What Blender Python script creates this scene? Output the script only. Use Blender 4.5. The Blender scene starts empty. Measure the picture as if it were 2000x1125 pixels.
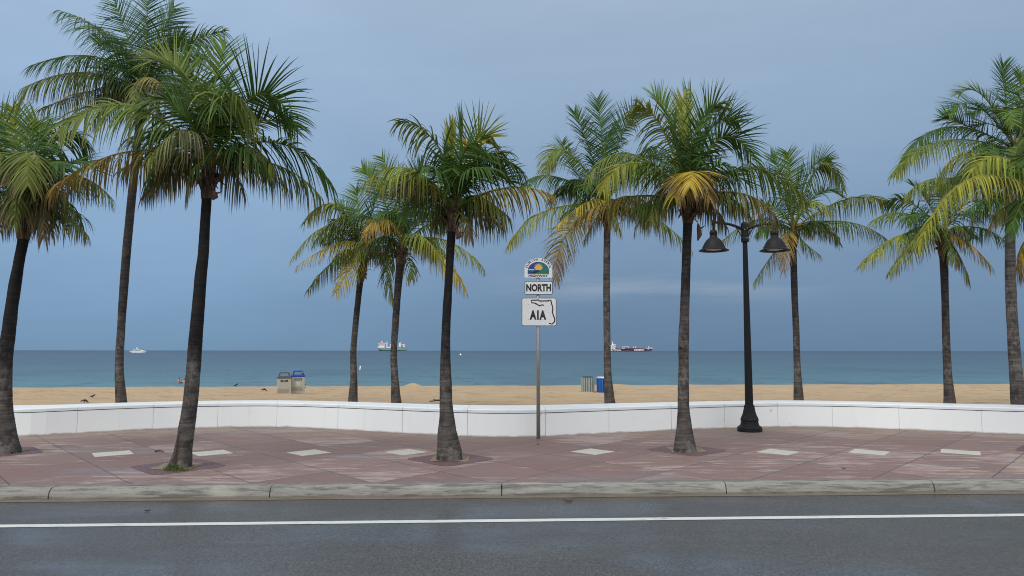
import bpy, bmesh, math, random
from mathutils import Vector, Matrix, noise
R = random.Random(7)
V = Vector
rad = math.radians
scene = bpy.context.scene
COL = scene.collection

# ------------------------------------------------------------------ camera
F = 1449.0
HC = 1.94
PITCH = math.atan((684.4 - 562.5) / F)
ROLL = rad(0.055)
_f = V((0, math.cos(PITCH), math.sin(PITCH)))
_r0 = V((1, 0, 0))
_u0 = V((0, -math.sin(PITCH), math.cos(PITCH)))
_r = _r0 * math.cos(ROLL) + _u0 * math.sin(ROLL)
_u = _u0 * math.cos(ROLL) - _r0 * math.sin(ROLL)
CAM = V((0, 0, HC))
cd = bpy.data.cameras.new('camera')
cd.sensor_width = 36.0
cd.lens = F / 2000 * 36
cd.clip_start = 0.1
cd.clip_end = 60000
cam = bpy.data.objects.new('camera', cd)
COL.objects.link(cam)
M = Matrix((( _r.x, _u.x, -_f.x, 0), (_r.y, _u.y, -_f.y, 0), (_r.z, _u.z, -_f.z, HC), (0, 0, 0, 1)))
cam.matrix_world = M
scene.camera = cam


def ray(px, py):
    return _f + _r * ((px - 1000) / F) + _u * ((562.5 - py) / F)


def G(px, py, z=0.0):
    """where the line of sight through a photo pixel meets the level z"""
    d = ray(px, py)
    return CAM + d * ((z - HC) / d.z)


def P(px, py, y):
    """the point of the line of sight at distance y"""
    d = ray(px, py)
    return CAM + d * (y / d.y)


def px_of(p):
    d = p - CAM
    w = d.dot(_f)
    return 1000 + F * d.dot(_r) / w, 562.5 - F * d.dot(_u) / w


def lin(r, g, b):
    def c(v):
        v /= 255.0
        return v / 12.92 if v <= 0.04045 else ((v + 0.055) / 1.055) ** 2.4
    return (c(r), c(g), c(b))


def mixc(a, b, t):
    return tuple(x + (y - x) * t for x, y in zip(a, b))


def smooth(a, b, x):
    t = min(1, max(0, (x - a) / (b - a)))
    return t * t * (3 - 2 * t)


# ------------------------------------------------------------------ materials
class NT:
    def __init__(s, name):
        s.m = bpy.data.materials.new(name)
        s.m.use_nodes = True
        s.t = s.m.node_tree
        s.b = s.t.nodes['Principled BSDF']

    def n(s, kind, **kw):
        nd = s.t.nodes.new(kind)
        for k, v in kw.items():
            if k.startswith('i_'):
                nd.inputs[k[2:].replace('_', ' ')].default_value = v
            else:
                setattr(nd, k, v)
        return nd

    def l(s, a, b):
        s.t.links.new(a, b)

    def math(s, op, a, b=None, c=None, clamp=False):
        nd = s.n('ShaderNodeMath', operation=op, use_clamp=clamp)
        for i, x in enumerate((a, b, c)):
            if x is None:
                continue
            if isinstance(x, (int, float)):
                nd.inputs[i].default_value = x
            else:
                s.l(x, nd.inputs[i])
        return nd.outputs[0]

    def mix(s, fac, a, b, mode='MIX'):
        nd = s.n('ShaderNodeMix', data_type='RGBA', blend_type=mode)
        for i, x in ((0, fac), (6, a), (7, b)):
            if isinstance(x, (int, float)):
                nd.inputs[i].default_value = x
            elif isinstance(x, tuple):
                nd.inputs[i].default_value = (*x[:3], 1)
            else:
                s.l(x, nd.inputs[i])
        return nd.outputs[2]

    def coords(s, scale=(1, 1, 1), kind='Object'):
        tc = s.n('ShaderNodeTexCoord')
        mp = s.n('ShaderNodeMapping')
        mp.inputs['Scale'].default_value = scale
        s.l(tc.outputs[kind], mp.inputs['Vector'])
        return mp.outputs[0]

    def noise(s, scale, vec=None, detail=4, rough=0.55, dist=0.0):
        nd = s.n('ShaderNodeTexNoise')
        nd.inputs['Scale'].default_value = scale
        nd.inputs['Detail'].default_value = detail
        nd.inputs['Roughness'].default_value = rough
        nd.inputs['Distortion'].default_value = dist
        if vec is not None:
            s.l(vec, nd.inputs['Vector'])
        return nd.outputs['Fac']

    def ramp(s, fac, a, b):
        nd = s.n('ShaderNodeMapRange', interpolation_type='SMOOTHSTEP')
        nd.inputs['From Min'].default_value = a
        nd.inputs['From Max'].default_value = b
        s.l(fac, nd.inputs['Value'])
        return nd.outputs[0]

    def bump(s, h, strength=0.3, dist=0.02):
        nd = s.n('ShaderNodeBump')
        nd.inputs['Strength'].default_value = strength
        nd.inputs['Distance'].default_value = dist
        s.l(h, nd.inputs['Height'])
        s.l(nd.outputs[0], s.b.inputs['Normal'])


def simple(name, col, rough=0.6, var=0.15, scale=6.0, metal=0.0, bump=0.0, spec=0.5, bscale=40.0):
    t = NT(name)
    f = t.noise(scale, t.coords())
    t.l(t.mix(f, mixc(col, (0, 0, 0), var), tuple(min(0.95, c * (1 + var * 0.8)) for c in col)), t.b.inputs['Base Color'])
    t.b.inputs['Roughness'].default_value = rough
    t.b.inputs['Metallic'].default_value = metal
    t.b.inputs['Specular IOR Level'].default_value = spec
    if bump:
        t.bump(t.noise(bscale, t.coords()), bump, 0.01)
    return t.m


def mat_asphalt():
    t = NT('asphalt')
    c = t.coords()
    fine = t.noise(42, t.coords((1, 0.5, 1)), 3, 0.9)
    mid = t.noise(1.1, c, 4)
    streak = t.noise(1.0, t.coords((0.25, 2.2, 1)), 4)
    base = t.mix(t.ramp(fine, 0.36, 0.70), (0.043, 0.043, 0.043), (0.114, 0.113, 0.111))
    base = t.mix(t.math('MULTIPLY', t.ramp(mid, 0.4, 0.7), 0.3), base, (0.05, 0.051, 0.054))
    base = t.mix(t.math('MULTIPLY', t.ramp(streak, 0.5, 0.75), 0.25), base, (0.1, 0.102, 0.105))
    vor = t.n('ShaderNodeTexVoronoi')
    vor.inputs['Scale'].default_value = 60
    t.l(c, vor.inputs['Vector'])
    speck = t.ramp(vor.outputs['Distance'], 0.22, 0.10)
    wn = t.n('ShaderNodeTexNoise')
    wn.inputs['Scale'].default_value = 31
    t.l(c, wn.inputs['Vector'])
    sp = t.math('MULTIPLY', speck, t.ramp(wn.outputs['Fac'], 0.52, 0.66))
    base = t.mix(t.math('MULTIPLY', sp, 0.6), base, (0.36, 0.36, 0.35))
    t.l(base, t.b.inputs['Base Color'])
    wet = t.ramp(t.noise(0.55, t.coords((0.6, 1.4, 1)), 3), 0.42, 0.66)
    mr = t.n('ShaderNodeMapRange')
    mr.inputs['To Min'].default_value = 0.46
    mr.inputs['To Max'].default_value = 0.24
    t.l(wet, mr.inputs['Value'])
    t.l(mr.outputs[0], t.b.inputs['Roughness'])
    t.b.inputs['Specular IOR Level'].default_value = 0.4
    t.bump(fine, 0.35, 0.006)
    return t.m


def mat_pavement():
    t = NT('stamped_pavement')
    tc = t.n('ShaderNodeTexCoord')
    sep = t.n('ShaderNodeSeparateXYZ')
    t.l(tc.outputs['Object'], sep.inputs[0])
    wob = t.noise(0.9, tc.outputs['Object'], 2)
    xs = t.math('DIVIDE', t.math('SUBTRACT', sep.outputs[0], 1.56), 1.79)
    ys = t.math('DIVIDE', t.math('SUBTRACT', sep.outputs[1], 13.15), 2.06)
    u = t.math('ADD', xs, ys)
    v = t.math('SUBTRACT', xs, ys)
    u = t.math('ADD', u, t.math('MULTIPLY', wob, 0.02))

    def line(w, width):
        fr = t.math('FRACT', w)
        d = t.math('ABSOLUTE', t.math('SUBTRACT', fr, 0.5))
        return t.ramp(d, 0.5 - width, 0.5 - width * 0.25)
    lu, lv = line(u, 0.012), line(v, 0.012)
    lines = t.math('MAXIMUM', lu, lv)
    cross = t.math('MULTIPLY', line(u, 0.085), line(v, 0.085))
    # rows of stamped bricks along the lattice
    bu = line(t.math('MULTIPLY', u, 5), 0.05)
    bv = line(t.math('MULTIPLY', v, 11), 0.07)
    brick = t.math('MAXIMUM', bu, bv)
    com = t.n('ShaderNodeCombineXYZ')
    t.l(t.math('FLOOR', u), com.inputs[0])
    t.l(t.math('FLOOR', v), com.inputs[1])
    wn = t.n('ShaderNodeTexWhiteNoise', noise_dimensions='3D')
    t.l(com.outputs[0], wn.inputs['Vector'])
    cell = wn.outputs['Value']
    big = t.noise(0.35, tc.outputs['Object'], 3)
    base = t.mix(t.math('MULTIPLY', cell, 0.8), (0.19, 0.115, 0.104), (0.245, 0.16, 0.142))
    # worn pale patches, stretched along the stamped rows and mostly whole lozenges
    mp = t.n('ShaderNodeMapping')
    mp.inputs['Scale'].default_value = (1.1, 5.0, 1)
    mp.inputs['Rotation'].default_value = (0, 0, rad(4))
    t.l(tc.outputs['Object'], mp.inputs['Vector'])
    w1 = t.noise(1.0, mp.outputs[0], 8, 0.74)
    wear = t.math('ADD', t.math('MULTIPLY', cell, 0.13), t.math('ADD', w1, 0.045))
    wear = t.math('ADD', wear, t.math('MULTIPLY', t.math('SUBTRACT', big, 0.5), 0.5))
    wearm = t.ramp(wear, 0.62, 0.73)
    base = t.mix(t.math('MULTIPLY', wearm, 0.85), base, (0.39, 0.305, 0.285))
    dark = t.ramp(t.noise(1.3, t.coords((0.7, 2.0, 1)), 6, 0.65), 0.44, 0.64)
    base = t.mix(t.math('MULTIPLY', dark, 0.55), base, (0.185, 0.15, 0.14))
    tan = t.ramp(sep.outputs[1], 15.6, 18.0)
    base = t.mix(t.math('MULTIPLY', tan, t.math('MULTIPLY', t.noise(0.8, tc.outputs['Object'], 4), 0.85)), base, (0.28, 0.215, 0.175))
    fine = t.noise(38, tc.outputs['Object'], 4, 0.7)
    base = t.mix(t.math('MULTIPLY', t.ramp(fine, 0.35, 0.75), 0.25), base, (0.14, 0.105, 0.1))
    # grey wet film and grey crossing stones
    blue = t.ramp(t.noise(0.45, t.coords((0.5, 1.5, 1)), 2), 0.56, 0.72)
    base = t.mix(t.math('MULTIPLY', blue, 0.3), base, (0.185, 0.17, 0.172))
    base = t.mix(t.math('MULTIPLY', cross, 0.8), base, (0.155, 0.15, 0.155))
    base = t.mix(t.math('MULTIPLY', t.math('MULTIPLY', brick, 0.45), t.ramp(t.noise(2.2, tc.outputs['Object'], 3), 0.42, 0.62)), base, (0.13, 0.1, 0.098))
    base = t.mix(t.math('MULTIPLY', lines, t.math('ADD', 0.35, t.math('MULTIPLY', t.noise(1.3, tc.outputs['Object'], 2), 0.7)), clamp=True), base, (0.055, 0.04, 0.042))
    t.l(base, t.b.inputs['Base Color'])
    mr = t.n('ShaderNodeMapRange')
    mr.inputs['To Min'].default_value = 0.75
    mr.inputs['To Max'].default_value = 0.42
    t.l(blue, mr.inputs['Value'])
    t.l(mr.outputs[0], t.b.inputs['Roughness'])
    t.b.inputs['Specular IOR Level'].default_value = 0.4
    h = t.math('SUBTRACT', t.math('MULTIPLY', fine, 0.4), t.math('ADD', lines, t.math('MULTIPLY', brick, 0.3)))
    t.bump(h, 0.5, 0.008)
    return t.m


def mat_kerb():
    t = NT('kerb_concrete')
    c = t.coords()
    st = t.coords((0.9, 7, 9))
    base = t.mix(t.noise(2.2, st, 6, 0.65), (0.15, 0.147, 0.135), (0.335, 0.328, 0.302))
    base = t.mix(t.math('MULTIPLY', t.ramp(t.noise(1.7, st, 7, 0.72), 0.47, 0.60), 0.8), base, (0.085, 0.083, 0.074))
    base = t.mix(t.math('MULTIPLY', t.ramp(t.noise(3.1, t.coords((1, 3, 5)), 4), 0.69, 0.74), 0.7), base, (0.16, 0.085, 0.07))
    base = t.mix(t.math('MULTIPLY', t.ramp(t.noise(1.1, t.coords((1, 2, 2)), 3), 0.55, 0.7), 0.5), base, (0.4, 0.39, 0.35))
    sep = t.n('ShaderNodeSeparateXYZ')
    tc = t.n('ShaderNodeTexCoord')
    t.l(tc.outputs['Object'], sep.inputs[0])
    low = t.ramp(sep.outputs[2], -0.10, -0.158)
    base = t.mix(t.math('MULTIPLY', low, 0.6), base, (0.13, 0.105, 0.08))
    t.l(base, t.b.inputs['Base Color'])
    t.b.inputs['Roughness'].default_value = 0.8
    t.bump(t.noise(26, c, 6, 0.7), 0.6, 0.012)
    return t.m


def mat_sand():
    t = NT('beach_sand')
    c = t.coords()
    base = t.mix(t.noise(0.8, t.coords((0.35, 1.6, 1)), 6, 0.62), (0.36, 0.262, 0.165), (0.51, 0.395, 0.27))
    base = t.mix(t.math('MULTIPLY', t.ramp(t.noise(1.3, t.coords((0.3, 2.4, 1)), 7, 0.72), 0.52, 0.64), 0.55), base, (0.2, 0.142, 0.088))
    base = t.mix(t.math('MULTIPLY', t.ramp(t.noise(30, c, 3, 0.8), 0.3, 0.8), 0.25), base, (0.3, 0.215, 0.13))
    t.l(base, t.b.inputs['Base Color'])
    t.b.inputs['Roughness'].default_value = 0.95
    t.b.inputs['Specular IOR Level'].default_value = 0.1
    t.bump(t.noise(9, t.coords((1, 2, 1)), 6, 0.7), 0.9, 0.05)
    return t.m


def mat_sea():
    t = NT('sea_water')
    tc = t.n('ShaderNodeTexCoord')
    sep = t.n('ShaderNodeSeparateXYZ')
    t.l(tc.outputs['Object'], sep.inputs[0])
    wob = t.math('MULTIPLY', t.noise(0.012, t.coords((0.5, 1.5, 1)), 4), 60)
    y = t.math('ADD', sep.outputs[1], wob)
    # shallow turquoise over the sand bar, deep blue grey farther out
    a = t.mix(t.ramp(y, 90, 190), (0.056, 0.165, 0.2), (0.036, 0.108, 0.158))
    a = t.mix(t.ramp(y, 150, 420), a, (0.026, 0.08, 0.135))
    a = t.mix(t.ramp(y, 380, 1500), a, (0.021, 0.061, 0.115))
    a = t.mix(t.ramp(y, 1300, 6000), a, (0.018, 0.052, 0.102))
    patch = t.noise(0.03, t.coords((0.12, 1.0, 1)), 5, 0.6)
    a = t.mix(t.math('MULTIPLY', t.ramp(patch, 0.45, 0.7), 0.35), a, (0.025, 0.08, 0.135))
    # wind streaks and swell: long darker and paler ripples
    rip = t.noise(1.0, t.coords((0.26, 0.12, 1)), 6, 0.68, 0.5)
    rip2 = t.noise(1.0, t.coords((0.05, 0.014, 1)), 4, 0.6)
    far = t.ramp(y, 900, 150)
    a = t.mix(t.math('MULTIPLY', t.ramp(rip2, 0.50, 0.68), 0.45), a, (0.016, 0.06, 0.105))
    a = t.mix(t.math('MULTIPLY', t.ramp(rip, 0.53, 0.62), t.math('MULTIPLY', far, 0.65)), a, (0.02, 0.075, 0.115))
    bs = t.n('ShaderNodeBsdfDiffuse')
    t.l(a, bs.inputs['Color'])
    gl = t.n('ShaderNodeBsdfGlossy')
    gl.inputs['Roughness'].default_value = 0.3
    gl.inputs['Color'].default_value = (1, 1, 1, 1)
    w1 = t.noise(1.0, t.coords((0.20, 0.42, 1)), 6, 0.6)
    w2 = t.noise(1.0, t.coords((0.03, 0.09, 1)), 4, 0.5)
    bp = t.n('ShaderNodeBump')
    bp.inputs['Strength'].default_value = 0.8
    bp.inputs['Distance'].default_value = 1.2
    t.l(t.math('ADD', w1, t.math('MULTIPLY', w2, 1.5)), bp.inputs['Height'])
    for sh in (bs, gl):
        t.l(bp.outputs[0], sh.inputs['Normal'])
    mx = t.n('ShaderNodeMixShader')
    mx.inputs[0].default_value = 0.2
    t.l(bs.outputs[0], mx.inputs[1])
    t.l(gl.outputs[0], mx.inputs[2])
    t.l(mx.outputs[0], t.t.nodes['Material Output'].inputs['Surface'])
    return t.m


def mat_wall():
    t = NT('white_wall_paint')
    c = t.coords()
    base = t.mix(t.noise(0.9, c, 5, 0.6), (0.79, 0.825, 0.845), (0.86, 0.885, 0.9))
    drip = t.noise(2.4, t.coords((1.6, 1.6, 0.18)), 5, 0.65)
    base = t.mix(t.math('MULTIPLY', t.ramp(drip, 0.58, 0.8), 0.22), base, (0.42, 0.41, 0.38))
    base = t.mix(t.math('MULTIPLY', t.ramp(t.noise(5.5, c, 3, 0.5), 0.715, 0.77), 0.5), base, (0.34, 0.31, 0.27))
    sep = t.n('ShaderNodeSeparateXYZ')
    tc = t.n('ShaderNodeTexCoord')
    t.l(tc.outputs['Object'], sep.inputs[0])
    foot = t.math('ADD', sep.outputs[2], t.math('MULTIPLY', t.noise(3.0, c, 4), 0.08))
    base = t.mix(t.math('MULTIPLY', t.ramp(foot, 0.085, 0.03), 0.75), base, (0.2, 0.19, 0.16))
    t.l(base, t.b.inputs['Base Color'])
    t.b.inputs['Roughness'].default_value = 0.6
    return t.m


def mat_cap():
    t = NT('white_coping_paint')
    c = t.coords()
    base = t.mix(t.noise(1.2, c, 5, 0.6), (0.69, 0.73, 0.76), (0.78, 0.81, 0.84))
    base = t.mix(t.math('MULTIPLY', t.ramp(t.noise(1.8, t.coords((0.7, 2, 1)), 5, 0.65), 0.56, 0.72), 0.4), base, (0.46, 0.5, 0.56))
    base = t.mix(t.math('MULTIPLY', t.ramp(t.noise(3.3, c, 4), 0.68, 0.74), 0.5), base, (0.34, 0.3, 0.27))
    t.l(base, t.b.inputs['Base Color'])
    t.b.inputs['Roughness'].default_value = 0.45
    return t.m


def mat_bark(name, dark_from, dark_to, wet, pale=1.0):
    t = NT(name)
    tc = t.n('ShaderNodeTexCoord')
    sep = t.n('ShaderNodeSeparateXYZ')
    t.l(tc.outputs['Object'], sep.inputs[0])
    c = tc.outputs['Object']
    ring = t.noise(1.0, t.coords((1.2, 1.2, 17)), 5, 0.7, 0.4)
    fib = t.noise(1.0, t.coords((26, 26, 2.0)), 4, 0.6)
    blot = t.noise(2.0, t.coords((2.2, 2.2, 1.3)), 5, 0.65)
    a = tuple(x * pale for x in (0.048, 0.041, 0.037))
    b = tuple(x * pale for x in (0.165, 0.147, 0.132))
    base = t.mix(t.ramp(ring, 0.32, 0.7), a, b)
    base = t.mix(t.math('MULTIPLY', t.ramp(fib, 0.45, 0.7), 0.5), base, tuple(x * pale for x in (0.062, 0.05, 0.045)))
    base = t.mix(t.math('MULTIPLY', t.ramp(blot, 0.48, 0.62), 0.75), base, tuple(x * pale for x in (0.045, 0.038, 0.036)))
    base = t.mix(t.math('MULTIPLY', t.ramp(t.noise(2.1, t.coords((1, 1, 0.8)), 6, 0.75), 0.50, 0.62), 0.7), base, tuple(x * pale for x in (0.22, 0.207, 0.19)))
    pit = t.ramp(t.noise(4.6, t.coords((1.4, 1.4, 1.7)), 3, 0.5), 0.67, 0.73)
    base = t.mix(t.math('MULTIPLY', pit, 0.85), base, (0.018, 0.015, 0.014))
    zz = t.math('ADD', sep.outputs[2], t.math('MULTIPLY', t.math('SUBTRACT', blot, 0.5), 2.2))
    wetm = t.ramp(zz, dark_from, dark_to)
    base = t.mix(t.math('MULTIPLY', wetm, wet), base, (0.012, 0.011, 0.012))
    t.l(t.mix(1.0, base, (0.74, 0.75, 0.78), 'MULTIPLY'), t.b.inputs['Base Color'])
    t.b.inputs['Roughness'].default_value = 0.8
    t.b.inputs['Specular IOR Level'].default_value = 0.15
    t.bump(t.math('ADD', ring, t.math('MULTIPLY', fib, 0.6)), 0.8, 0.02)
    return t.m


def mat_leaf():
    t = NT('palm_leaf')
    at = t.n('ShaderNodeAttribute', attribute_name='tint')
    col = at.outputs['Color']
    t.l(col, t.b.inputs['Base Color'])
    t.b.inputs['Roughness'].default_value = 0.5
    t.b.inputs['Specular IOR Level'].default_value = 0.16
    tr = t.n('ShaderNodeBsdfTranslucent')
    t.l(t.mix(0.5, col, (0.10, 0.12, 0.02)), tr.inputs['Color'])
    mx = t.n('ShaderNodeMixShader')
    mx.inputs[0].default_value = 0.25
    t.l(t.b.outputs[0], mx.inputs[1])
    t.l(tr.outputs[0], mx.inputs[2])
    t.l(mx.outputs[0], t.t.nodes['Material Output'].inputs['Surface'])
    return t.m


def mat_fibre():
    t = NT('palm_leaf_base')
    c = t.coords((9, 9, 2))
    base = t.mix(t.ramp(t.noise(2.0, c, 5), 0.35, 0.7), (0.035, 0.024, 0.018), (0.17, 0.10, 0.06))
    t.l(base, t.b.inputs['Base Color'])
    t.b.inputs['Roughness'].default_value = 0.85
    t.bump(t.noise(6, c, 4), 0.8, 0.03)
    return t.m


def mat_pit():
    t = NT('plum_pavers')
    tc = t.n('ShaderNodeTexCoord')
    c = tc.outputs['Object']
    br = t.n('ShaderNodeTexBrick')
    br.inputs['Scale'].default_value = 5.0
    br.inputs['Mortar Size'].default_value = 0.018
    br.inputs['Brick Width'].default_value = 0.5
    br.inputs['Row Height'].default_value = 0.5
    br.inputs['Color1'].default_value = (0.115, 0.062, 0.074, 1)
    br.inputs['Color2'].default_value = (0.14, 0.08, 0.092, 1)
    br.inputs['Mortar'].default_value = (0.028, 0.018, 0.022, 1)
    t.l(c, br.inputs['Vector'])
    base = t.mix(t.math('MULTIPLY', t.ramp(t.noise(3, c, 5), 0.4, 0.7), 0.3), br.outputs[0], (0.17, 0.105, 0.105))
    t.l(base, t.b.inputs['Base Color'])
    t.b.inputs['Roughness'].default_value = 0.7
    return t.m


def mat_tile():
    t = NT('cream_inscribed_tile')
    tc = t.n('ShaderNodeTexCoord')
    c = tc.outputs['Object']
    mp = t.n('ShaderNodeMapping')
    mp.inputs['Rotation'].default_value = (0, 0, rad(52))
    t.l(c, mp.inputs['Vector'])
    sep = t.n('ShaderNodeSeparateXYZ')
    t.l(mp.outputs[0], sep.inputs[0])
    fr = t.math('ABSOLUTE', t.math('SUBTRACT', t.math('FRACT', t.math('MULTIPLY', sep.outputs[1], 13)), 0.5))
    mp2 = t.n('ShaderNodeMapping')
    mp2.inputs['Scale'].default_value = (14, 60, 1)
    t.l(mp.outputs[0], mp2.inputs['Vector'])
    words = t.ramp(t.noise(1.0, mp2.outputs[0], 2), 0.42, 0.55)
    ink = t.math('MULTIPLY', t.ramp(fr, 0.24, 0.16), words)
    r2 = t.n('ShaderNodeVectorMath', operation='LENGTH')
    t.l(c, r2.inputs[0])
    ink = t.math('MULTIPLY', ink, t.ramp(r2.outputs['Value'], 0.33, 0.27))
    base = t.mix(t.noise(3, c, 5), (0.44, 0.43, 0.35), (0.56, 0.55, 0.47))
    base = t.mix(t.math('MULTIPLY', ink, 0.5), base, (0.22, 0.2, 0.16))
    t.l(base, t.b.inputs['Base Color'])
    t.b.inputs['Roughness'].default_value = 0.5
    return t.m


def mat_line():
    t = NT('road_marking_white')
    c = t.coords()
    base = t.mix(t.noise(2, c, 4), (0.5, 0.53, 0.52), (0.63, 0.66, 0.65))
    sep = t.n('ShaderNodeSeparateXYZ')
    tc = t.n('ShaderNodeTexCoord')
    t.l(tc.outputs['Object'], sep.inputs[0])
    worn = t.ramp(t.noise(7, t.coords((0.5, 3, 1)), 5, 0.75), 0.56, 0.66)
    base = t.mix(t.math('MULTIPLY', worn, 0.75), base, (0.14, 0.14, 0.145))
    t.l(base, t.b.inputs['Base Color'])
    t.b.inputs['Roughness'].default_value = 0.6
    return t.m


ML = dict(
    asphalt=mat_asphalt(), pave=mat_pavement(), kerb=mat_kerb(), sand=mat_sand(), sea=mat_sea(), wall=mat_wall(), cap=mat_cap(),
    rot=simple('rotten_wood', (0.035, 0.02, 0.014), 0.9, 0.7, 11, bump=0.8), leaf=mat_leaf(), fibre=mat_fibre(), pit=mat_pit(), tile=mat_tile(), line=mat_line(),
    bark_wet=mat_bark('bark_dark_wet', 0.9, 2.5, 0.88, 1.08),
    bark_mid=mat_bark('bark_grey', 1.2, 3.8, 0.65, 1.1),
    bark_dry=mat_bark('bark_pale', 1.5, 7.0, 0.25, 1.15),
    soil=simple('sandy_soil', (0.22, 0.175, 0.115), 0.95, 0.5, 9, bump=0.5),
    gutter=simple('gutter_silt', (0.15, 0.122, 0.097), 0.75, 0.35, 5, bump=0.3),
    seam=simple('dark_gap', (0.03, 0.03, 0.03), 0.9),
    black=simple('black_painted_metal', (0.008, 0.009, 0.011), 0.55, 0.25, 14, bump=0.15, spec=0.25),
    glass=simple('lamp_lens', (0.20, 0.21, 0.2), 0.3),
    bolt=simple('bolt_steel', (0.5, 0.5, 0.5), 0.4, metal=0.6),
    steel=simple('galvanised_steel', (0.36, 0.36, 0.355), 0.42, 0.25, 9, metal=0.55),
    sheet=simple('white_sign_sheet', (0.8, 0.82, 0.83), 0.4, 0.08, 7),
    ink=simple('black_sign_ink', (0.012, 0.012, 0.014), 0.5),
    sblue=simple('sign_blue', (0.015, 0.05, 0.33), 0.4), steal=simple('sign_teal', (0.015, 0.17, 0.19), 0.4, 0.5, 30),
    sgreen=simple('sign_green', (0.02, 0.17, 0.075), 0.4), syellow=simple('sign_yellow', (0.82, 0.52, 0.04), 0.4),
    scloud=simple('sign_pale', (0.65, 0.72, 0.78), 0.4),
    bin=simple('beige_bin_plastic', (0.40, 0.375, 0.315), 0.6, 0.15, 5), bin2=simple('beige_bin_recess', (0.285, 0.255, 0.2), 0.7),
    lidg=simple('slate_grey_plastic', (0.085, 0.095, 0.115), 0.5), lidb=simple('blue_plastic', (0.012, 0.05, 0.42), 0.4),
    plate=simple('dark_green_plate', (0.012, 0.03, 0.025), 0.4), disc=simple('mint_sticker', (0.5, 0.66, 0.55), 0.5),
    discink=simple('green_sticker_ink', (0.12, 0.3, 0.19), 0.5), red=simple('dark_red_sticker', (0.10, 0.02, 0.04), 0.5),
    slat=simple('grey_green_slat', (0.29, 0.335, 0.325), 0.55, 0.2, 4), slatd=simple('barrel_inside', (0.02, 0.026, 0.028), 0.8),
    slatb=simple('blue_slat', (0.012, 0.12, 0.45), 0.45, 0.25, 4), bag=simple('white_liner_bag', (0.62, 0.66, 0.7), 0.5),
    twig=simple('dry_red_brown_stem', (0.075, 0.035, 0.022), 0.8),
    grass=simple('grass_blades', (0.075, 0.10, 0.028), 0.6, 0.4, 30),
    pigeon=simple('dark_grey_feathers', (0.035, 0.032, 0.034), 0.6, 0.3, 30), pigeonb=simple('brown_feathers', (0.075, 0.045, 0.034), 0.6, 0.4, 30),
    crow=simple('black_feathers', (0.008, 0.008, 0.01), 0.5), beak=simple('bird_leg', (0.12, 0.05, 0.04), 0.6),
    skin=simple('skin', (0.42, 0.22, 0.16), 0.5, 0.1), hair=simple('dark_hair', (0.015, 0.012, 0.011), 0.6), suit=simple('black_swimwear', (0.01, 0.01, 0.013), 0.6),
    shipw=simple('ship_white', (0.72, 0.74, 0.74), 0.5, 0.1, 0.1), shiph=simple('hull_grey_green', (0.26, 0.32, 0.33), 0.6, 0.1, 0.1), shipk=simple('hull_dark_grey', (0.1, 0.125, 0.15), 0.6, 0.1, 0.1),
    shipg=simple('hull_boot_green', (0.02, 0.11, 0.11), 0.6, 0.1, 0.1), shipo=simple('funnel_coral', (0.62, 0.26, 0.19), 0.6, 0.1, 0.1),
    navy=simple('hull_navy', (0.022, 0.03, 0.11), 0.5, 0.1, 0.1), maroon=simple('deck_maroon', (0.15, 0.05, 0.08), 0.7, 0.1, 0.1),
    boot=simple('boot_topping_red', (0.3, 0.09, 0.11), 0.6, 0.1, 0.1), glassd=simple('dark_glazing', (0.04, 0.05, 0.065), 0.2), cream=simple('cream_paint', (0.7, 0.68, 0.5), 0.5),
    buoy=simple('buoy_white', (0.8, 0.82, 0.84), 0.4, 0.05), drain=simple('iron_grate', (0.05, 0.045, 0.045), 0.7),
    spathe=simple('dry_sheath', (0.085, 0.045, 0.03), 0.8, 0.4, 12), flower=simple('orange_flower_stalk', (0.42, 0.27, 0.03), 0.7, 0.3, 20),
)


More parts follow.
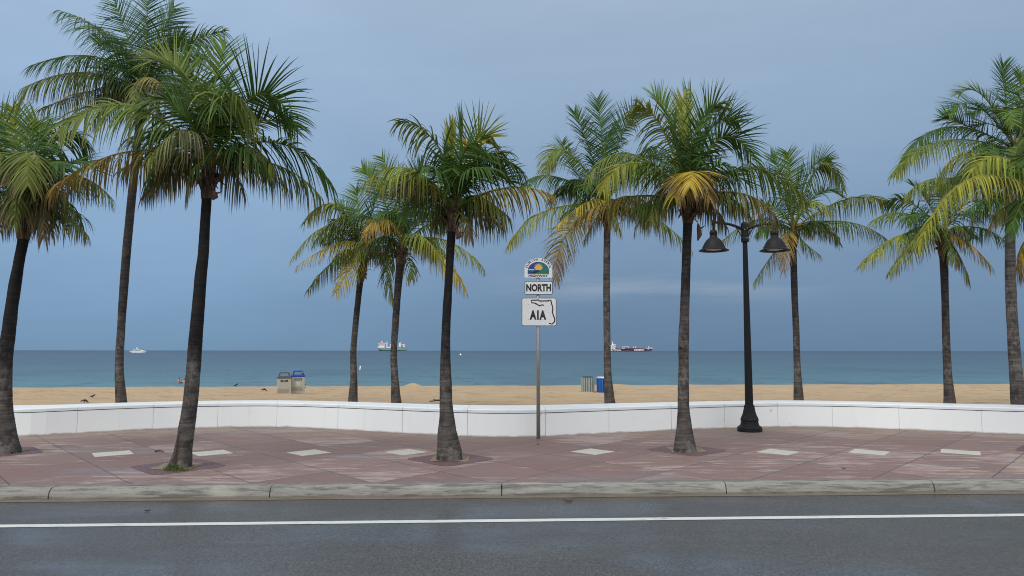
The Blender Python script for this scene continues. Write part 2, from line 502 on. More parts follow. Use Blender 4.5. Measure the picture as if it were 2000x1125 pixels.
# ------------------------------------------------------------------ mesh helpers
class MB:
    def __init__(s):
        s.v, s.f, s.c = [], [], []

    def add(s, verts, faces, col=None):
        o = len(s.v)
        s.v += [tuple(p) for p in verts]
        s.f += [tuple(i + o for i in f) for f in faces]
        if col is not None:
            s.c += col if isinstance(col, list) else [col] * len(verts)

    def box(s, a, b):
        x0, y0, z0 = a
        x1, y1, z1 = b
        s.add([(x0, y0, z0), (x1, y0, z0), (x1, y1, z0), (x0, y1, z0), (x0, y0, z1), (x1, y0, z1), (x1, y1, z1), (x0, y1, z1)],
              [(0, 3, 2, 1), (4, 5, 6, 7), (0, 1, 5, 4), (1, 2, 6, 5), (2, 3, 7, 6), (3, 0, 4, 7)])

    def prism(s, poly, y0, y1):
        """polygon in x,z (clockwise or not) extruded along y"""
        n = len(poly)
        ar = sum(poly[i][0] * poly[(i + 1) % n][1] - poly[(i + 1) % n][0] * poly[i][1] for i in range(n))
        if ar < 0:
            poly = poly[::-1]
        vs = [(x, y0, z) for x, z in poly] + [(x, y1, z) for x, z in poly]
        fs = [tuple(range(n)), tuple(range(2 * n - 1, n - 1, -1))]
        fs += [(i, i + n, (i + 1) % n + n, (i + 1) % n) for i in range(n)]
        s.add(vs, fs)

    def tube(s, pts, radii, n=10, cap=True, col=None):
        pts = [V(p) for p in pts]
        if not isinstance(radii, (list, tuple)):
            radii = [radii] * len(pts)
        vs, fs = [], []
        t0 = (pts[1] - pts[0]).normalized()
        a = t0.orthogonal().normalized()
        for i, p in enumerate(pts):
            t = (pts[min(i + 1, len(pts) - 1)] - pts[max(i - 1, 0)]).normalized()
            a = (a - t * a.dot(t)).normalized()
            b = t.cross(a)
            for k in range(n):
                an = 2 * math.pi * k / n
                vs.append(p + (a * math.cos(an) + b * math.sin(an)) * radii[i])
        for i in range(len(pts) - 1):
            for k in range(n):
                fs.append((i * n + k, i * n + (k + 1) % n, (i + 1) * n + (k + 1) % n, (i + 1) * n + k))
        if cap:
            fs.append(tuple(range(n - 1, -1, -1)))
            fs.append(tuple((len(pts) - 1) * n + k for k in range(n)))
        s.add(vs, fs, col)

    def lathe(s, prof, c=(0, 0, 0), n=32, flute=None):
        vs, fs = [], []
        for r, z in prof:
            for k in range(n):
                an = 2 * math.pi * k / n
                rr = r
                if flute and flute[0] <= z <= flute[1] and k % 2:
                    rr = r * flute[2]
                vs.append((c[0] + rr * math.cos(an), c[1] + rr * math.sin(an), c[2] + z))
        for i in range(len(prof) - 1):
            for k in range(n):
                fs.append((i * n + k, i * n + (k + 1) % n, (i + 1) * n + (k + 1) % n, (i + 1) * n + k))
        fs.append(tuple(range(n - 1, -1, -1)))
        fs.append(tuple((len(prof) - 1) * n + k for k in range(n)))
        s.add(vs, fs)

    def build(s, name, mat, parent=None, loc=None, smooth=False, bevel=0.0):
        me = bpy.data.meshes.new(name)
        v = s.v
        if loc is not None:
            v = [(p[0] - loc[0], p[1] - loc[1], p[2] - loc[2]) for p in v]
        me.from_pydata(v, [], s.f)
        if s.c:
            at = me.attributes.new('tint', 'FLOAT_COLOR', 'POINT')
            flat = []
            for c in s.c:
                flat += [c[0], c[1], c[2], 1.0]
            at.data.foreach_set('color', flat)
        me.materials.append(mat)
        if smooth:
            me.polygons.foreach_set('use_smooth', [True] * len(me.polygons))
        me.update()
        o = bpy.data.objects.new(name, me)
        COL.objects.link(o)
        if loc is not None:
            o.location = loc
        if parent is not None:
            o.parent = parent
        if bevel:
            b = o.modifiers.new('bevel', 'BEVEL')
            b.width = bevel
            b.segments = 2
            b.limit_method = 'ANGLE'
        return o


def tag(o, label, cat, group=None):
    o['label'] = label
    o['category'] = cat
    if group:
        o['group'] = group
    return o


def thing(name, label, cat, loc=(0, 0, 0), group=None, rz=0.0):
    o = bpy.data.objects.new(name, None)
    o.empty_display_size = 0.2
    COL.objects.link(o)
    o.location = loc
    o.rotation_euler = (0, 0, rz)
    return tag(o, label, cat, group)


def struct(o):
    o['kind'] = 'structure'
    return o


def text_geo(txt, size, xs=1.0, offset=0.0, depth=0.001):
    """filled letters as vertices and faces in the x,z plane, centred"""
    cu = bpy.data.curves.new('letters', 'FONT')
    cu.body = txt
    cu.size = size
    cu.offset = offset
    cu.extrude = 0.0
    cu.resolution_u = 3
    cu.align_x = 'CENTER'
    ob = bpy.data.objects.new('letters', cu)
    me = bpy.data.meshes.new_from_object(ob)
    vs = [(v.co.x * xs, 0.0, v.co.y) for v in me.vertices]
    fs = [tuple(p.vertices) for p in me.polygons]
    bpy.data.objects.remove(ob)
    bpy.data.curves.remove(cu)
    bpy.data.meshes.remove(me)
    x0, x1 = min(v[0] for v in vs), max(v[0] for v in vs)
    z0, z1 = min(v[2] for v in vs), max(v[2] for v in vs)
    return [(v[0] - (x0 + x1) / 2, 0, v[2] - (z0 + z1) / 2) for v in vs], fs, x1 - x0, z1 - z0


def stroke(mb, pts, w, y):
    """a thick flat line in the x,z plane at depth y"""
    n = len(pts)
    L, Rr = [], []
    for i, p in enumerate(pts):
        a = pts[max(i - 1, 0)]
        b = pts[min(i + 1, n - 1)]
        d = V((b[0] - a[0], b[1] - a[1])).normalized()
        nx, nz = -d.y * w / 2, d.x * w / 2
        L.append((p[0] + nx, y, p[1] + nz))
        Rr.append((p[0] - nx, y, p[1] - nz))
    mb.add(L + Rr, [(i, n + i, n + i + 1, i + 1) for i in range(n - 1)])


def rrect(x0, z0, x1, z1, r, n=5):
    out = []
    for cx, cz, a0 in ((x1 - r, z1 - r, 0), (x0 + r, z1 - r, 90), (x0 + r, z0 + r, 180), (x1 - r, z0 + r, 270)):
        for k in range(n + 1):
            a = rad(a0 + 90 * k / n)
            out.append((cx + r * math.cos(a), cz + r * math.sin(a)))
    return out


def flat(mb, poly, y):
    mb.add([(x, y, z) for x, z in poly], [tuple(range(len(poly)))])


# ------------------------------------------------------------------ road, kerb, pavement
SL = 0.047                      # the road runs slightly askew to the view
YK = 11.09                      # back of the kerb at x = 0
ZR = -0.16


def strip(name, ya, yb, z, mat, x0=-70, x1=70, nx=1, SL=SL):
    mb = MB()
    xs = [x0 + (x1 - x0) * i / nx for i in range(nx + 1)]
    vs = [(x, ya + SL * x, z) for x in xs] + [(x, yb + SL * x, z) for x in xs]
    mb.add(vs, [(i, i + 1, nx + 2 + i, nx + 1 + i) for i in range(nx)])
    return mb.build(name, mat)


struct(strip('road', -22, YK - 0.13, ZR, ML['asphalt']))
struct(strip('road_line', 9.318, 9.462, ZR + 0.004, ML['line'], nx=8, SL=0.052))
g = MB()
xs = [-70 + 0.35 * i for i in range(401)]
vs = []
for x in xs:
    w = 0.135 + 0.035 * noise.noise((x * 0.9, 3.1, 0)) + 0.02 * noise.noise((x * 4, 1.1, 0))
    vs += [(x, YK - 0.165 - w + SL * x, ZR + 0.004), (x, YK - 0.155 + SL * x, ZR + 0.012)]
g.add(vs, [(2 * i, 2 * i + 2, 2 * i + 3, 2 * i + 1) for i in range(400)])
struct(g.build('gutter', ML['gutter']))

# kerb cast in lengths, with open joints where the photograph shows them
joints = [G(px, py, -0.05)[0] for px, py in ((93, 962), (527, 958), (980, 955), (1420, 952), (1828, 949))]
st = joints[2] - joints[1]
js = sorted(joints + [joints[0] - st * i for i in range(1, 19)] + [joints[-1] + st * i for i in range(1, 19)])
kb = MB()
prof = [(-0.170, -0.25), (-0.170, -0.125), (-0.160, -0.075), (-0.140, -0.03), (-0.11, -0.006), (-0.07, 0.004), (-0.006, 0.006), (-0.006, -0.25)]
for a, b in zip(js[:-1], js[1:]):
    n = 14
    a, b = a + 0.008, b - 0.008
    vs, fs = [], []
    for i in range(n + 1):
        x = a + (b - a) * i / n
        for dy, z in prof:
            j = 0.006 * noise.noise((x * 2.3, dy * 30, z * 20)) + 0.004 * noise.noise((x * 9, dy * 40, z * 30))
            vs.append((x + 0.012 * noise.noise((a, z * 9, 1)) * (i in (0, n)), YK + SL * x + dy + j, z + (j if z > -0.2 else 0)))
    m = len(prof)
    for i in range(n):
        fs += [(i * m + k, i * m + k + 1, (i + 1) * m + k + 1, (i + 1) * m + k) for k in range(m - 1)]
    fs += [tuple(range(m - 1, -1, -1)), tuple(n * m + k for k in range(m))]
    kb.add(vs, fs)
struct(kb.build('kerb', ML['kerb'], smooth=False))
mb = MB()
ya, yb_ = YK - 0.118, YK - 0.012
mb.add([(x, y + SL * x, z) for x in (-70, 70) for y, z in ((ya, -0.3), (ya, -0.05), (yb_, -0.02), (yb_, -0.3))], [(0, 1, 5, 4), (1, 2, 6, 5), (2, 3, 7, 6)])
struct(mb.build('kerb_joint_bed', ML['seam']))

# ------------------------------------------------------------------ curved sea wall
base_px = [(22, 852.5), (90, 849.5), (155, 845.5), (300, 838), (425, 834.5), (540, 833.5), (660, 838.5), (785, 846), (918, 852.5), (990, 853.5), (1060, 852.5),
           (1190, 846), (1313, 840.5), (1415, 836), (1520, 833.2), (1625, 834), (1755, 838.5), (1913, 845.3), (2000, 848.5)]
pw = [G(*p) for p in base_px]
ctl = [(p.x, p.y) for p in pw]
# the wave goes on outside the frame
ctl = [(-48, 17.2), (-44, 18.6), (-38, 16.6), (-33, 18.6), (-27, 16.4), (-21.5, 18.5), (-16.5, 17.2), (-13.5, 16.5)] + ctl + \
      [(14.3, 17.0), (17.5, 17.6), (21.5, 19.0), (27, 17.0), (32.5, 19.2), (38, 17.2), (44, 19.3), (50, 17.4)]


def catmull(ps, n=8):
    out = []
    for i in range(len(ps) - 1):
        p0, p1, p2, p3 = ps[max(i - 1, 0)], ps[i], ps[i + 1], ps[min(i + 2, len(ps) - 1)]
        for k in range(n):
            t = k / n
            out.append(tuple(0.5 * (2 * b + (c - a) * t + (2 * a - 5 * b + 4 * c - d) * t * t + (3 * b - a - 3 * c + d) * t ** 3)
                             for a, b, c, d in zip(p0, p1, p2, p3)))
    out.append(ps[-1])
    return out


def relax(pts, it):
    for _ in range(it):
        pts = [pts[0]] + [tuple((a + 2 * b + c) / 4 for a, b, c in zip(pts[i - 1], pts[i], pts[i + 1])) for i in range(1, len(pts) - 1)] + [pts[-1]]
    return pts


path = relax(catmull(ctl), 14)


def wall_y(x):
    for (x0, y0), (x1, y1) in zip(path[:-1], path[1:]):
        if x0 <= x <= x1:
            return y0 + (y1 - y0) * (x - x0) / (x1 - x0 + 1e-9)
    return path[0][1] if x < path[0][0] else path[-1][1]


jx = []
for px in (155, 300, 423, 540, 660, 785, 918, 1063, 1190, 1313, 1415, 1520, 1625, 1755, 1913):
    best = min(path, key=lambda q: abs(px_of(V((q[0], q[1], 0.3)))[0] - px))
    jx.append(best[0])
while jx[0] > -46:
    jx.insert(0, jx[0] - 1.95)
while jx[-1] < 48:
    jx.append(jx[-1] + 1.95)


def wall_piece(mb, xa, xb, profile, n=8):
    """profile: list of (inset from the front as a share of thickness, inset metres, z)"""
    vs, fs = [], []
    m = len(profile)
    for i in range(n + 1):
        x = xa + (xb - xa) * i / n
        y = wall_y(x)
        T = min(1.25, max(0.72, 0.75 + (18.9 - y) * 0.2))
        for sh, ins, z in profile:
            vs.append((x, y + sh * T + ins, z))
    for i in range(n):
        fs += [(i * m + k, i * m + (k + 1) % m, (i + 1) * m + (k + 1) % m, (i + 1) * m + k) for k in range(m)]
    fs += [tuple(range(m - 1, -1, -1)), tuple(n * m + k for k in range(m))]
    mb.add(vs, fs)


wall = thing('sea_wall', 'long low white curved wall between the brick pavement and the beach', 'wall', (0, 17.5, 0))
body, cap, core = MB(), MB(), MB()
for a, b in zip(jx[:-1], jx[1:]):
    wall_piece(body, a + 0.0035, b - 0.0035, [(0, 0, -0.2), (0, 0, 0.508), (0, 0.012, 0.516), (1, -0.012, 0.516), (1, 0, 0.508), (1, 0, -0.2)][::1])
    wall_piece(cap, a + 0.0035, b - 0.0035, [(0, -0.006, 0.533), (0, -0.006, 0.592), (0, 0.004, 0.606), (0, 0.022, 0.613), (1, -0.022, 0.622), (1, 0.006, 0.60), (1, 0.006, 0.533)])
wall_piece(core, jx[0], jx[-1], [(0, 0.035, -0.1), (0, 0.035, 0.55), (1, -0.035, 0.55), (1, -0.035, -0.1)], n=300)
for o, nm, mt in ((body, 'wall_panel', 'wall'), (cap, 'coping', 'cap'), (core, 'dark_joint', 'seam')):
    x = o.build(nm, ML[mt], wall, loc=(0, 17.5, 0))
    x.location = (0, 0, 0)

# pavement sheet from the kerb to under the wall
mb = MB()
xs = [-46 + 0.5 * i for i in range(189)]
vs = []
for x in xs:
    vs += [(x, YK - 0.008 + SL * x, 0.0), (x, wall_y(x) + 0.3, 0.0)]
mb.add(vs, [(2 * i, 2 * i + 2, 2 * i + 3, 2 * i + 1) for i in range(188)])
struct(mb.build('pavement', ML['pave']))
# grey border course along the kerb
mb = MB()
x = -46
while x < 48:
    w = 0.42 + 0.0 * x
    mb.add([(x + .006, YK + 0.0 + SL * x, .004), (x + w - .006, YK + 0.0 + SL * (x + w), .004), (x + w + .06, YK + 0.125 + SL * (x + w), .004), (x + .072, YK + 0.125 + SL * x, .004)], [(0, 1, 2, 3)])
    x += w
struct(mb.build('pavement_border', simple('border_grey', (0.165, 0.155, 0.155), 0.55, 0.45, 2.5, bump=0.3)))

# tree pits
def tree_pit(px, py, label, rot=0.0, hw=0.83, hd=0.92):
    c = G(px, py)
    t = thing('tree_pit', label, 'tree pit', c, 'paved tree pits', rot)
    mb = MB()
    q = 0.34
    outer = []
    for sx, sy in ((0, -1), (1, 0), (0, 1), (-1, 0)):
        outer.append((sx * hw, sy * hd))
    # rounded lozenge
    ring = []
    for i in range(4):
        p, nx, pv = outer[i], outer[(i + 1) % 4], outer[i - 1]
        a = (p[0] + (pv[0] - p[0]) * 0.16, p[1] + (pv[1] - p[1]) * 0.16)
        b = (p[0] + (nx[0] - p[0]) * 0.16, p[1] + (nx[1] - p[1]) * 0.16)
        for k in range(5):
            s = k / 4
            ring.append(tuple((1 - s) ** 2 * a[j] + 2 * s * (1 - s) * p[j] + s * s * b[j] for j in (0, 1)))
    inner = []
    for x, y in ring:
        m = max(abs(x), abs(y))
        inner.append((x / m * q, y / m * q))
    n = len(ring)
    mb.add([(x, y, 0.006) for x, y in ring] + [(x, y, 0.006) for x, y in inner] + [(x, y, -0.03) for x, y in inner] + [(x, y, -0.02) for x, y in ring],
           [(i, (i + 1) % n, n + (i + 1) % n, n + i) for i in range(n)] + [(n + i, n + (i + 1) % n, 2 * n + (i + 1) % n, 2 * n + i) for i in range(n)] +
           [(3 * n + i, 3 * n + (i + 1) % n, (i + 1) % n, i) for i in range(n)])
    mb.build('paver_surround', ML['pit'], t)
    so = MB()
    k = 9
    vs = []
    for i in range(k + 1):
        for j in range(k + 1):
            x, y = -q + 2 * q * i / k, -q + 2 * q * j / k
            vs.append((x * 0.99, y * 0.99, 0.004 + 0.012 * (0.5 + noise.noise((x * 7 + px, y * 7, 0)))))
    so.add(vs, [(i * (k + 1) + j, (i + 1) * (k + 1) + j, (i + 1) * (k + 1) + j + 1, i * (k + 1) + j + 1) for i in range(k) for j in range(k)])
    so.build('soil', ML['soil'], t, smooth=True)
    return t


tree_pit(2, 884, 'plum coloured paver lozenge at the foot of the leftmost leaning palm')
tree_pit(348, 911, 'plum coloured paver lozenge round the palm with a hollow base and grass tuft', 0.05)
tree_pit(880, 896.5, 'plum coloured paver lozenge with square sandy opening at the palm left of the road sign')
tree_pit(1341, 879, 'brown paver lozenge round the palm that stands just left of the lamp post', -0.05)
tree_pit(2063, 880, 'paver lozenge at the palm beyond the right edge')

tile_px = [(220, 886.2), (413, 884.8), (603, 884.2), (793, 883.2), (1158, 882.3), (1520, 883), (1698, 883.2), (1876, 883.2)]
tile_lab = ['cream lozenge tile lying farthest left, between the two leaning palms', 'cream lozenge tile right beside the palm with the hollow base',
            'cream lozenge tile third from the left, below the twin bins', 'cream lozenge tile just left of the palm nearest the road sign',
            'cream lozenge tile alone between the road sign and the palm by the lamp', 'cream lozenge tile just right of the lamp post foot',
            'cream lozenge tile second from the right edge of the pavement', 'cream plain tile lying farthest right on the pavement']
for i, (p, lb) in enumerate(zip(tile_px, tile_lab)):
    c = G(*p)
    mb = MB()
    sk = (-0.16, -0.10, 0, 0, 0, 0.03, 0.12, 0.2)[i]
    pts = [(0 + sk * 0.55, -0.44), (0.42, 0 + sk * 0.3), (0 - sk * 0.55, 0.44), (-0.42, 0 - sk * 0.3)]
    mb.add([(x, y, 0.005) for x, y in pts] + [(x, y, -0.03) for x, y in pts], [(0, 1, 2, 3), (0, 4, 5, 1), (1, 5, 6, 2), (2, 6, 7, 3), (3, 7, 4, 0)])
    o = mb.build('inlaid_tile', ML['tile'])
    o.location = c
    tag(o, lb, 'paving tile', 'cream inlaid pavement tiles')

# ------------------------------------------------------------------ beach and sea
SEA = -2.3


def crest(x):
    return 40.5 + 0.1 * max(-60, min(60, x))


def sand_z(x, y):
    c = crest(x)
    z = -0.015
    z += 0.05 * noise.noise((x * 0.45, y * 1.3, 0)) + 0.045 * noise.noise((x * 0.5 + 9, y * 3.4, 2)) + 0.045 * noise.noise((x * 1.7, y * 2.2, 5))
    z += 0.03 * noise.noise((x * 4.1, y * 4.7, 7))
    z *= 1 - 0.6 * smooth(c - 2.5, c - 0.3, y)
    z += 0.02 * noise.noise((x * 0.35, 4.0, 1.0)) * smooth(c - 5, c, y)
    w = wall_y(x)
    z = -0.03 + (z + 0.03) * smooth(w + 0.8, w + 2.6, y)
    if y > c:
        z -= (y - c) * 0.066 * smooth(0, 4, y - c)
    for mx, my, mr, mh in MOUNDS:
        d2 = ((x - mx) ** 2 + (y - my) ** 2) / (mr * mr)
        if d2 < 4:
            z += mh * max(0, 1 - math.sqrt(d2)) ** 0.8 if mr < 0.6 else mh * math.exp(-d2 * 1.5)
    return z


m1 = P(807, 754, 40.1)
m2 = P(1206, 753, 41.5)
m3 = P(1170, 753, 41.2)
MOUNDS = [(m1.x, 40.1, 0.55, 0.24), (m2.x, 41.3, 1.0, 0.10), (m3.x, 41, 0.9, 0.06)]
xs = [-130 + 8 * i for i in range(12)] + [-34 + 0.2 * i for i in range(351)] + [37 + 8 * i for i in range(12)]
ts = [0, 0.6, 1.2, 2, 3, 4, 5, 6, 7] + [8 + 0.11 * i for i in range(165)] + [26.5 + 1.5 * i for i in range(16)]
mb = MB()
vs = []
for x in xs:
    w = wall_y(x) + 0.45
    for tt in ts:
        y = w + tt * (1 + (18 - w) / 26.0 * (1 if tt > 2 else 0.5))
        vs.append((x, y, sand_z(x, y)))
m = len(ts)
mb.add(vs, [(i * m + j, (i + 1) * m + j, (i + 1) * m + j + 1, i * m + j + 1) for i in range(len(xs) - 1) for j in range(m - 1)])
struct(mb.build('beach', ML['sand'], smooth=True))

mb = MB()
mb.add([(-9500, 62, SEA), (9500, 62, SEA), (9500, 8800, SEA), (-9500, 8800, SEA)], [(0, 1, 2, 3)])
struct(mb.build('sea', ML['sea']))

mb = MB()
fr = random.Random(3)
for k in range(12):
    x0 = fr.choice((fr.uniform(-52, -44), fr.uniform(-40, -33)))
    yy_ = 86.5 + fr.uniform(-1.5, 1.5) + 0.18 * x0
    ln = fr.uniform(0.8, 3.5)
    n = 8
    vs = []
    for i in range(n + 1):
        t_ = i / n
        x = x0 + ln * t_
        w_ = 0.3 * math.sin(math.pi * (0.04 + 0.92 * t_)) * (0.6 + 0.5 * noise.noise((x * 2, k, 0)))
        z_ = SEA + 0.05 + 0.10 * math.sin(math.pi * t_)
        yo = yy_ + 0.5 * noise.noise((x * 0.6, k, 5))
        vs += [(x, yo - w_, SEA + 0.01), (x, yo, z_), (x, yo + w_, SEA + 0.01)]
    mb.add(vs, [(3 * i + j, 3 * i + 3 + j, 3 * i + 4 + j, 3 * i + 1 + j) for i in range(n) for j in (0, 1)])
o = mb.build('sea_foam', simple('foam', (0.7, 0.74, 0.75), 0.8))
tag(o, 'thin broken white foam along the edge of the water', 'foam')
o['kind'] = 'stuff'

# ------------------------------------------------------------------ palms
DG = (0.027, 0.074, 0.018)
MG = (0.06, 0.13, 0.024)
LG = (0.12, 0.205, 0.035)
OL = (0.17, 0.205, 0.042)
YG = (0.26, 0.27, 0.038)
YE = (0.44, 0.32, 0.045)
OR = (0.34, 0.21, 0.045)
BR = (0.17, 0.118, 0.078)
PB = (0.25, 0.165, 0.12)
GY = (0.20, 0.20, 0.145)
BROWN = (0.15, 0.10, 0.065)
STEMG = (0.20, 0.23, 0.05)
STEMY = (0.36, 0.31, 0.07)


def frond(parent, heart, mid, tip, col, col2, dry, L, droop, roll, rng, loc, vlift=0.25, open_=1.0, gap=0.0, stem=STEMG, dens=1.0, spread=1.0):
    base = V(heart)
    ctrl = mid * 2 - (base + tip) * 0.5
    N = 36
    pts = []
    for i in range(N + 1):
        t = i / N
        pts.append(base * (1 - t) ** 2 + ctrl * (2 * t * (1 - t)) + tip * t * t)
    wob = V((rng.uniform(-1, 1), rng.uniform(-1, 1), rng.uniform(-1, 1))) * 0.05
    pts = [p + wob * math.sin(i / N * 4.2) * (i / N) for i, p in enumerate(pts)]
    length = sum((pts[i + 1] - pts[i]).length for i in range(N))
    mb = MB()
    rr = [max(0.004, 0.026 * (1 - i / N) ** 0.8 + (0.018 * max(0, 1 - i / 4.0))) for i in range(N + 1)]
    sc = [mixc(mixc(stem, (0.1, 0.07, 0.03), 0.25 if i < 3 else 0), col2, 0.4 * i / N) for i in range(N + 1)]
    idx = list(range(0, N + 1, 2))
    o = len(mb.v)
    mb.tube([pts[i] for i in idx], [rr[i] for i in idx], 5, col=[sc[i] for i in idx for _ in range(5)])
    chord = tip - base
    az = V((chord.x, chord.y, 0))
    n_up = None
    pn = (mid - base).cross(tip - mid)
    side0 = az.cross(V((0, 0, 1)))
    if side0.length < 0.45:
        side0 = V((1, 0.25 * rng.uniform(-1, 1), 0))
        roll = roll - 80 if roll > 45 else roll
    side0.normalize()
    step = 0.041 / dens
    n = int(length * 0.86 / step)
    clump = rng.uniform(0, 50)
    for k in range(n):
        t = 0.13 + 0.87 * (k + rng.uniform(-0.3, 0.3)) / n
        t = min(0.995, max(0.1, t))
        fi = t * N
        i = min(N - 1, int(fi))
        p = pts[i].lerp(pts[i + 1], fi - i)
        T = (pts[i + 1] - pts[i]).normalized()
        s = (side0 - T * side0.dot(T))
        if s.length < 0.2:
            s = T.orthogonal()
        s.normalize()
        nn = s.cross(T)
        if nn.z < -0.05:
            nn = -nn
        a = rad(roll * (0.55 + 0.7 * t))
        s, nn = (s * math.cos(a) + nn * math.sin(a)), (nn * math.cos(a) - s * math.sin(a))
        prof = min(1, 0.45 + 2.2 * (t - 0.1)) * (1 - 0.62 * max(0, (t - 0.5) / 0.5) ** 1.6)
        ang = rad((76 - 44 * t ** 1.6)) * open_
        gapn = noise.noise((t * 9 + clump, 0, 0))
        for sg in (-1, 1):
            if gapn * 0.6 + rng.uniform(-0.5, 0.5) > 0.62 - gap:
                continue
            ll = L * 1.22 * prof * rng.uniform(0.84, 1.12)
            vl = vlift + rng.uniform(-0.10, 0.10) + 0.12 * gapn
            aa = ang + rng.uniform(-0.07, 0.07) + 0.15 * noise.noise((t * 11 + clump, 3.3 * sg, 0))
            d = T * math.cos(aa) + (s * sg * math.cos(vl) + nn * math.sin(vl)) * math.sin(aa)
            d.normalize()
            dr = droop * 1.25 * rng.uniform(0.5, 1.45) * (0.8 + 0.5 * abs(noise.noise((t * 6 + clump, 5 + sg, 0))))
            if rng.random() < 0.03 + gap * 0.2:
                dr += 0.9
            K = 5
            q = p.copy()
            wd = 0.0142 * rng.uniform(0.8, 1.25) * spread
            wv = (T - d * T.dot(d))
            if wv.length < 0.05:
                wv = nn.copy()
            wv.normalize()
            tw = rng.gauss(0.0, 0.42)
            wv = wv * math.cos(tw) + d.cross(wv) * math.sin(tw)
            dryk = dry * rng.uniform(0.4, 1.5)
            jit = rng.uniform(0.62, 1.42)
            cm = mixc(col, col2, min(1, max(0, t + 0.25 * noise.noise((t * 5 + clump, 9, 0)) + rng.uniform(-0.15, 0.15))))
            cm = tuple(x * jit for x in cm)
            vs, cs = [], []
            for j in range(K + 1):
                fr = j / K
                w = wd * (1.0, 1.0, 0.92, 0.72, 0.45, 0.08)[j]
                vs += [q - wv * w, q + wv * w]
                b = min(1, max(0, (fr - (1 - dryk)) * 4)) if dryk > 0.02 else 0
                cc = mixc(cm, BROWN if rng.random() < 0.8 else PB, b * 0.9)
                cs += [cc, cc]
                d = (d + V((0, 0, -1)) * dr * ((0.32 + 0.5 * fr) if droop < 0.3 else (0.62 + 0.35 * fr))).normalized()
                q = q + d * (ll / K)
                wv = (wv - d * wv.dot(d))
                wv = wv.normalized() if wv.length > 0.02 else nn
            mb.add(vs, [(2 * j, 2 * j + 1, 2 * j + 3, 2 * j + 2) for j in range(K)], cs)
    fo = mb.build('frond', ML['leaf'], parent, loc=tuple(loc))
    fo.location = (0, 0, 0)
    return fo


# kind of frond: colours, dry share at the leaflet ends, droop, lift, leaf length
KINDS = {
    'u':  dict(col=DG, col2=MG, dry=0.05, droop=0.10, vlift=0.30, L=0.66),          # upright young frond
    'ul': dict(col=MG, col2=LG, dry=0.04, droop=0.12, vlift=0.30, L=0.66),
    'uy': dict(col=LG, col2=YG, dry=0.05, droop=0.10, vlift=0.25, L=0.62),
    'a':  dict(col=DG, col2=MG, dry=0.18, droop=0.42, vlift=0.10, L=0.70),          # arching
    'al': dict(col=MG, col2=OL, dry=0.22, droop=0.45, vlift=0.08, L=0.70),
    'ay': dict(col=LG, col2=YG, dry=0.22, droop=0.50, vlift=0.05, L=0.68, stem=STEMY),
    'y':  dict(col=YG, col2=YE, dry=0.30, droop=0.62, vlift=0.0, L=0.62, stem=STEMY),
    'o':  dict(col=YE, col2=OR, dry=0.40, droop=0.70, vlift=0.0, L=0.58, stem=STEMY),
    'ob': dict(col=MG, col2=OL, dry=0.5, droop=0.75, vlift=-0.05, L=0.62),
    'b':  dict(col=OL, col2=BR, dry=0.50, droop=1.0, vlift=-0.1, L=0.60, gap=0.12),
    'p':  dict(col=YG, col2=PB, dry=0.55, droop=0.6, vlift=-0.05, L=0.60, gap=0.10),
    'w':  dict(col=GY, col2=OL, dry=0.35, droop=0.85, vlift=0.0, L=0.6, gap=0.05),
    'd':  dict(col=DG, col2=OL, dry=0.45, droop=0.8, vlift=-0.05, L=0.62, gap=0.08),
}


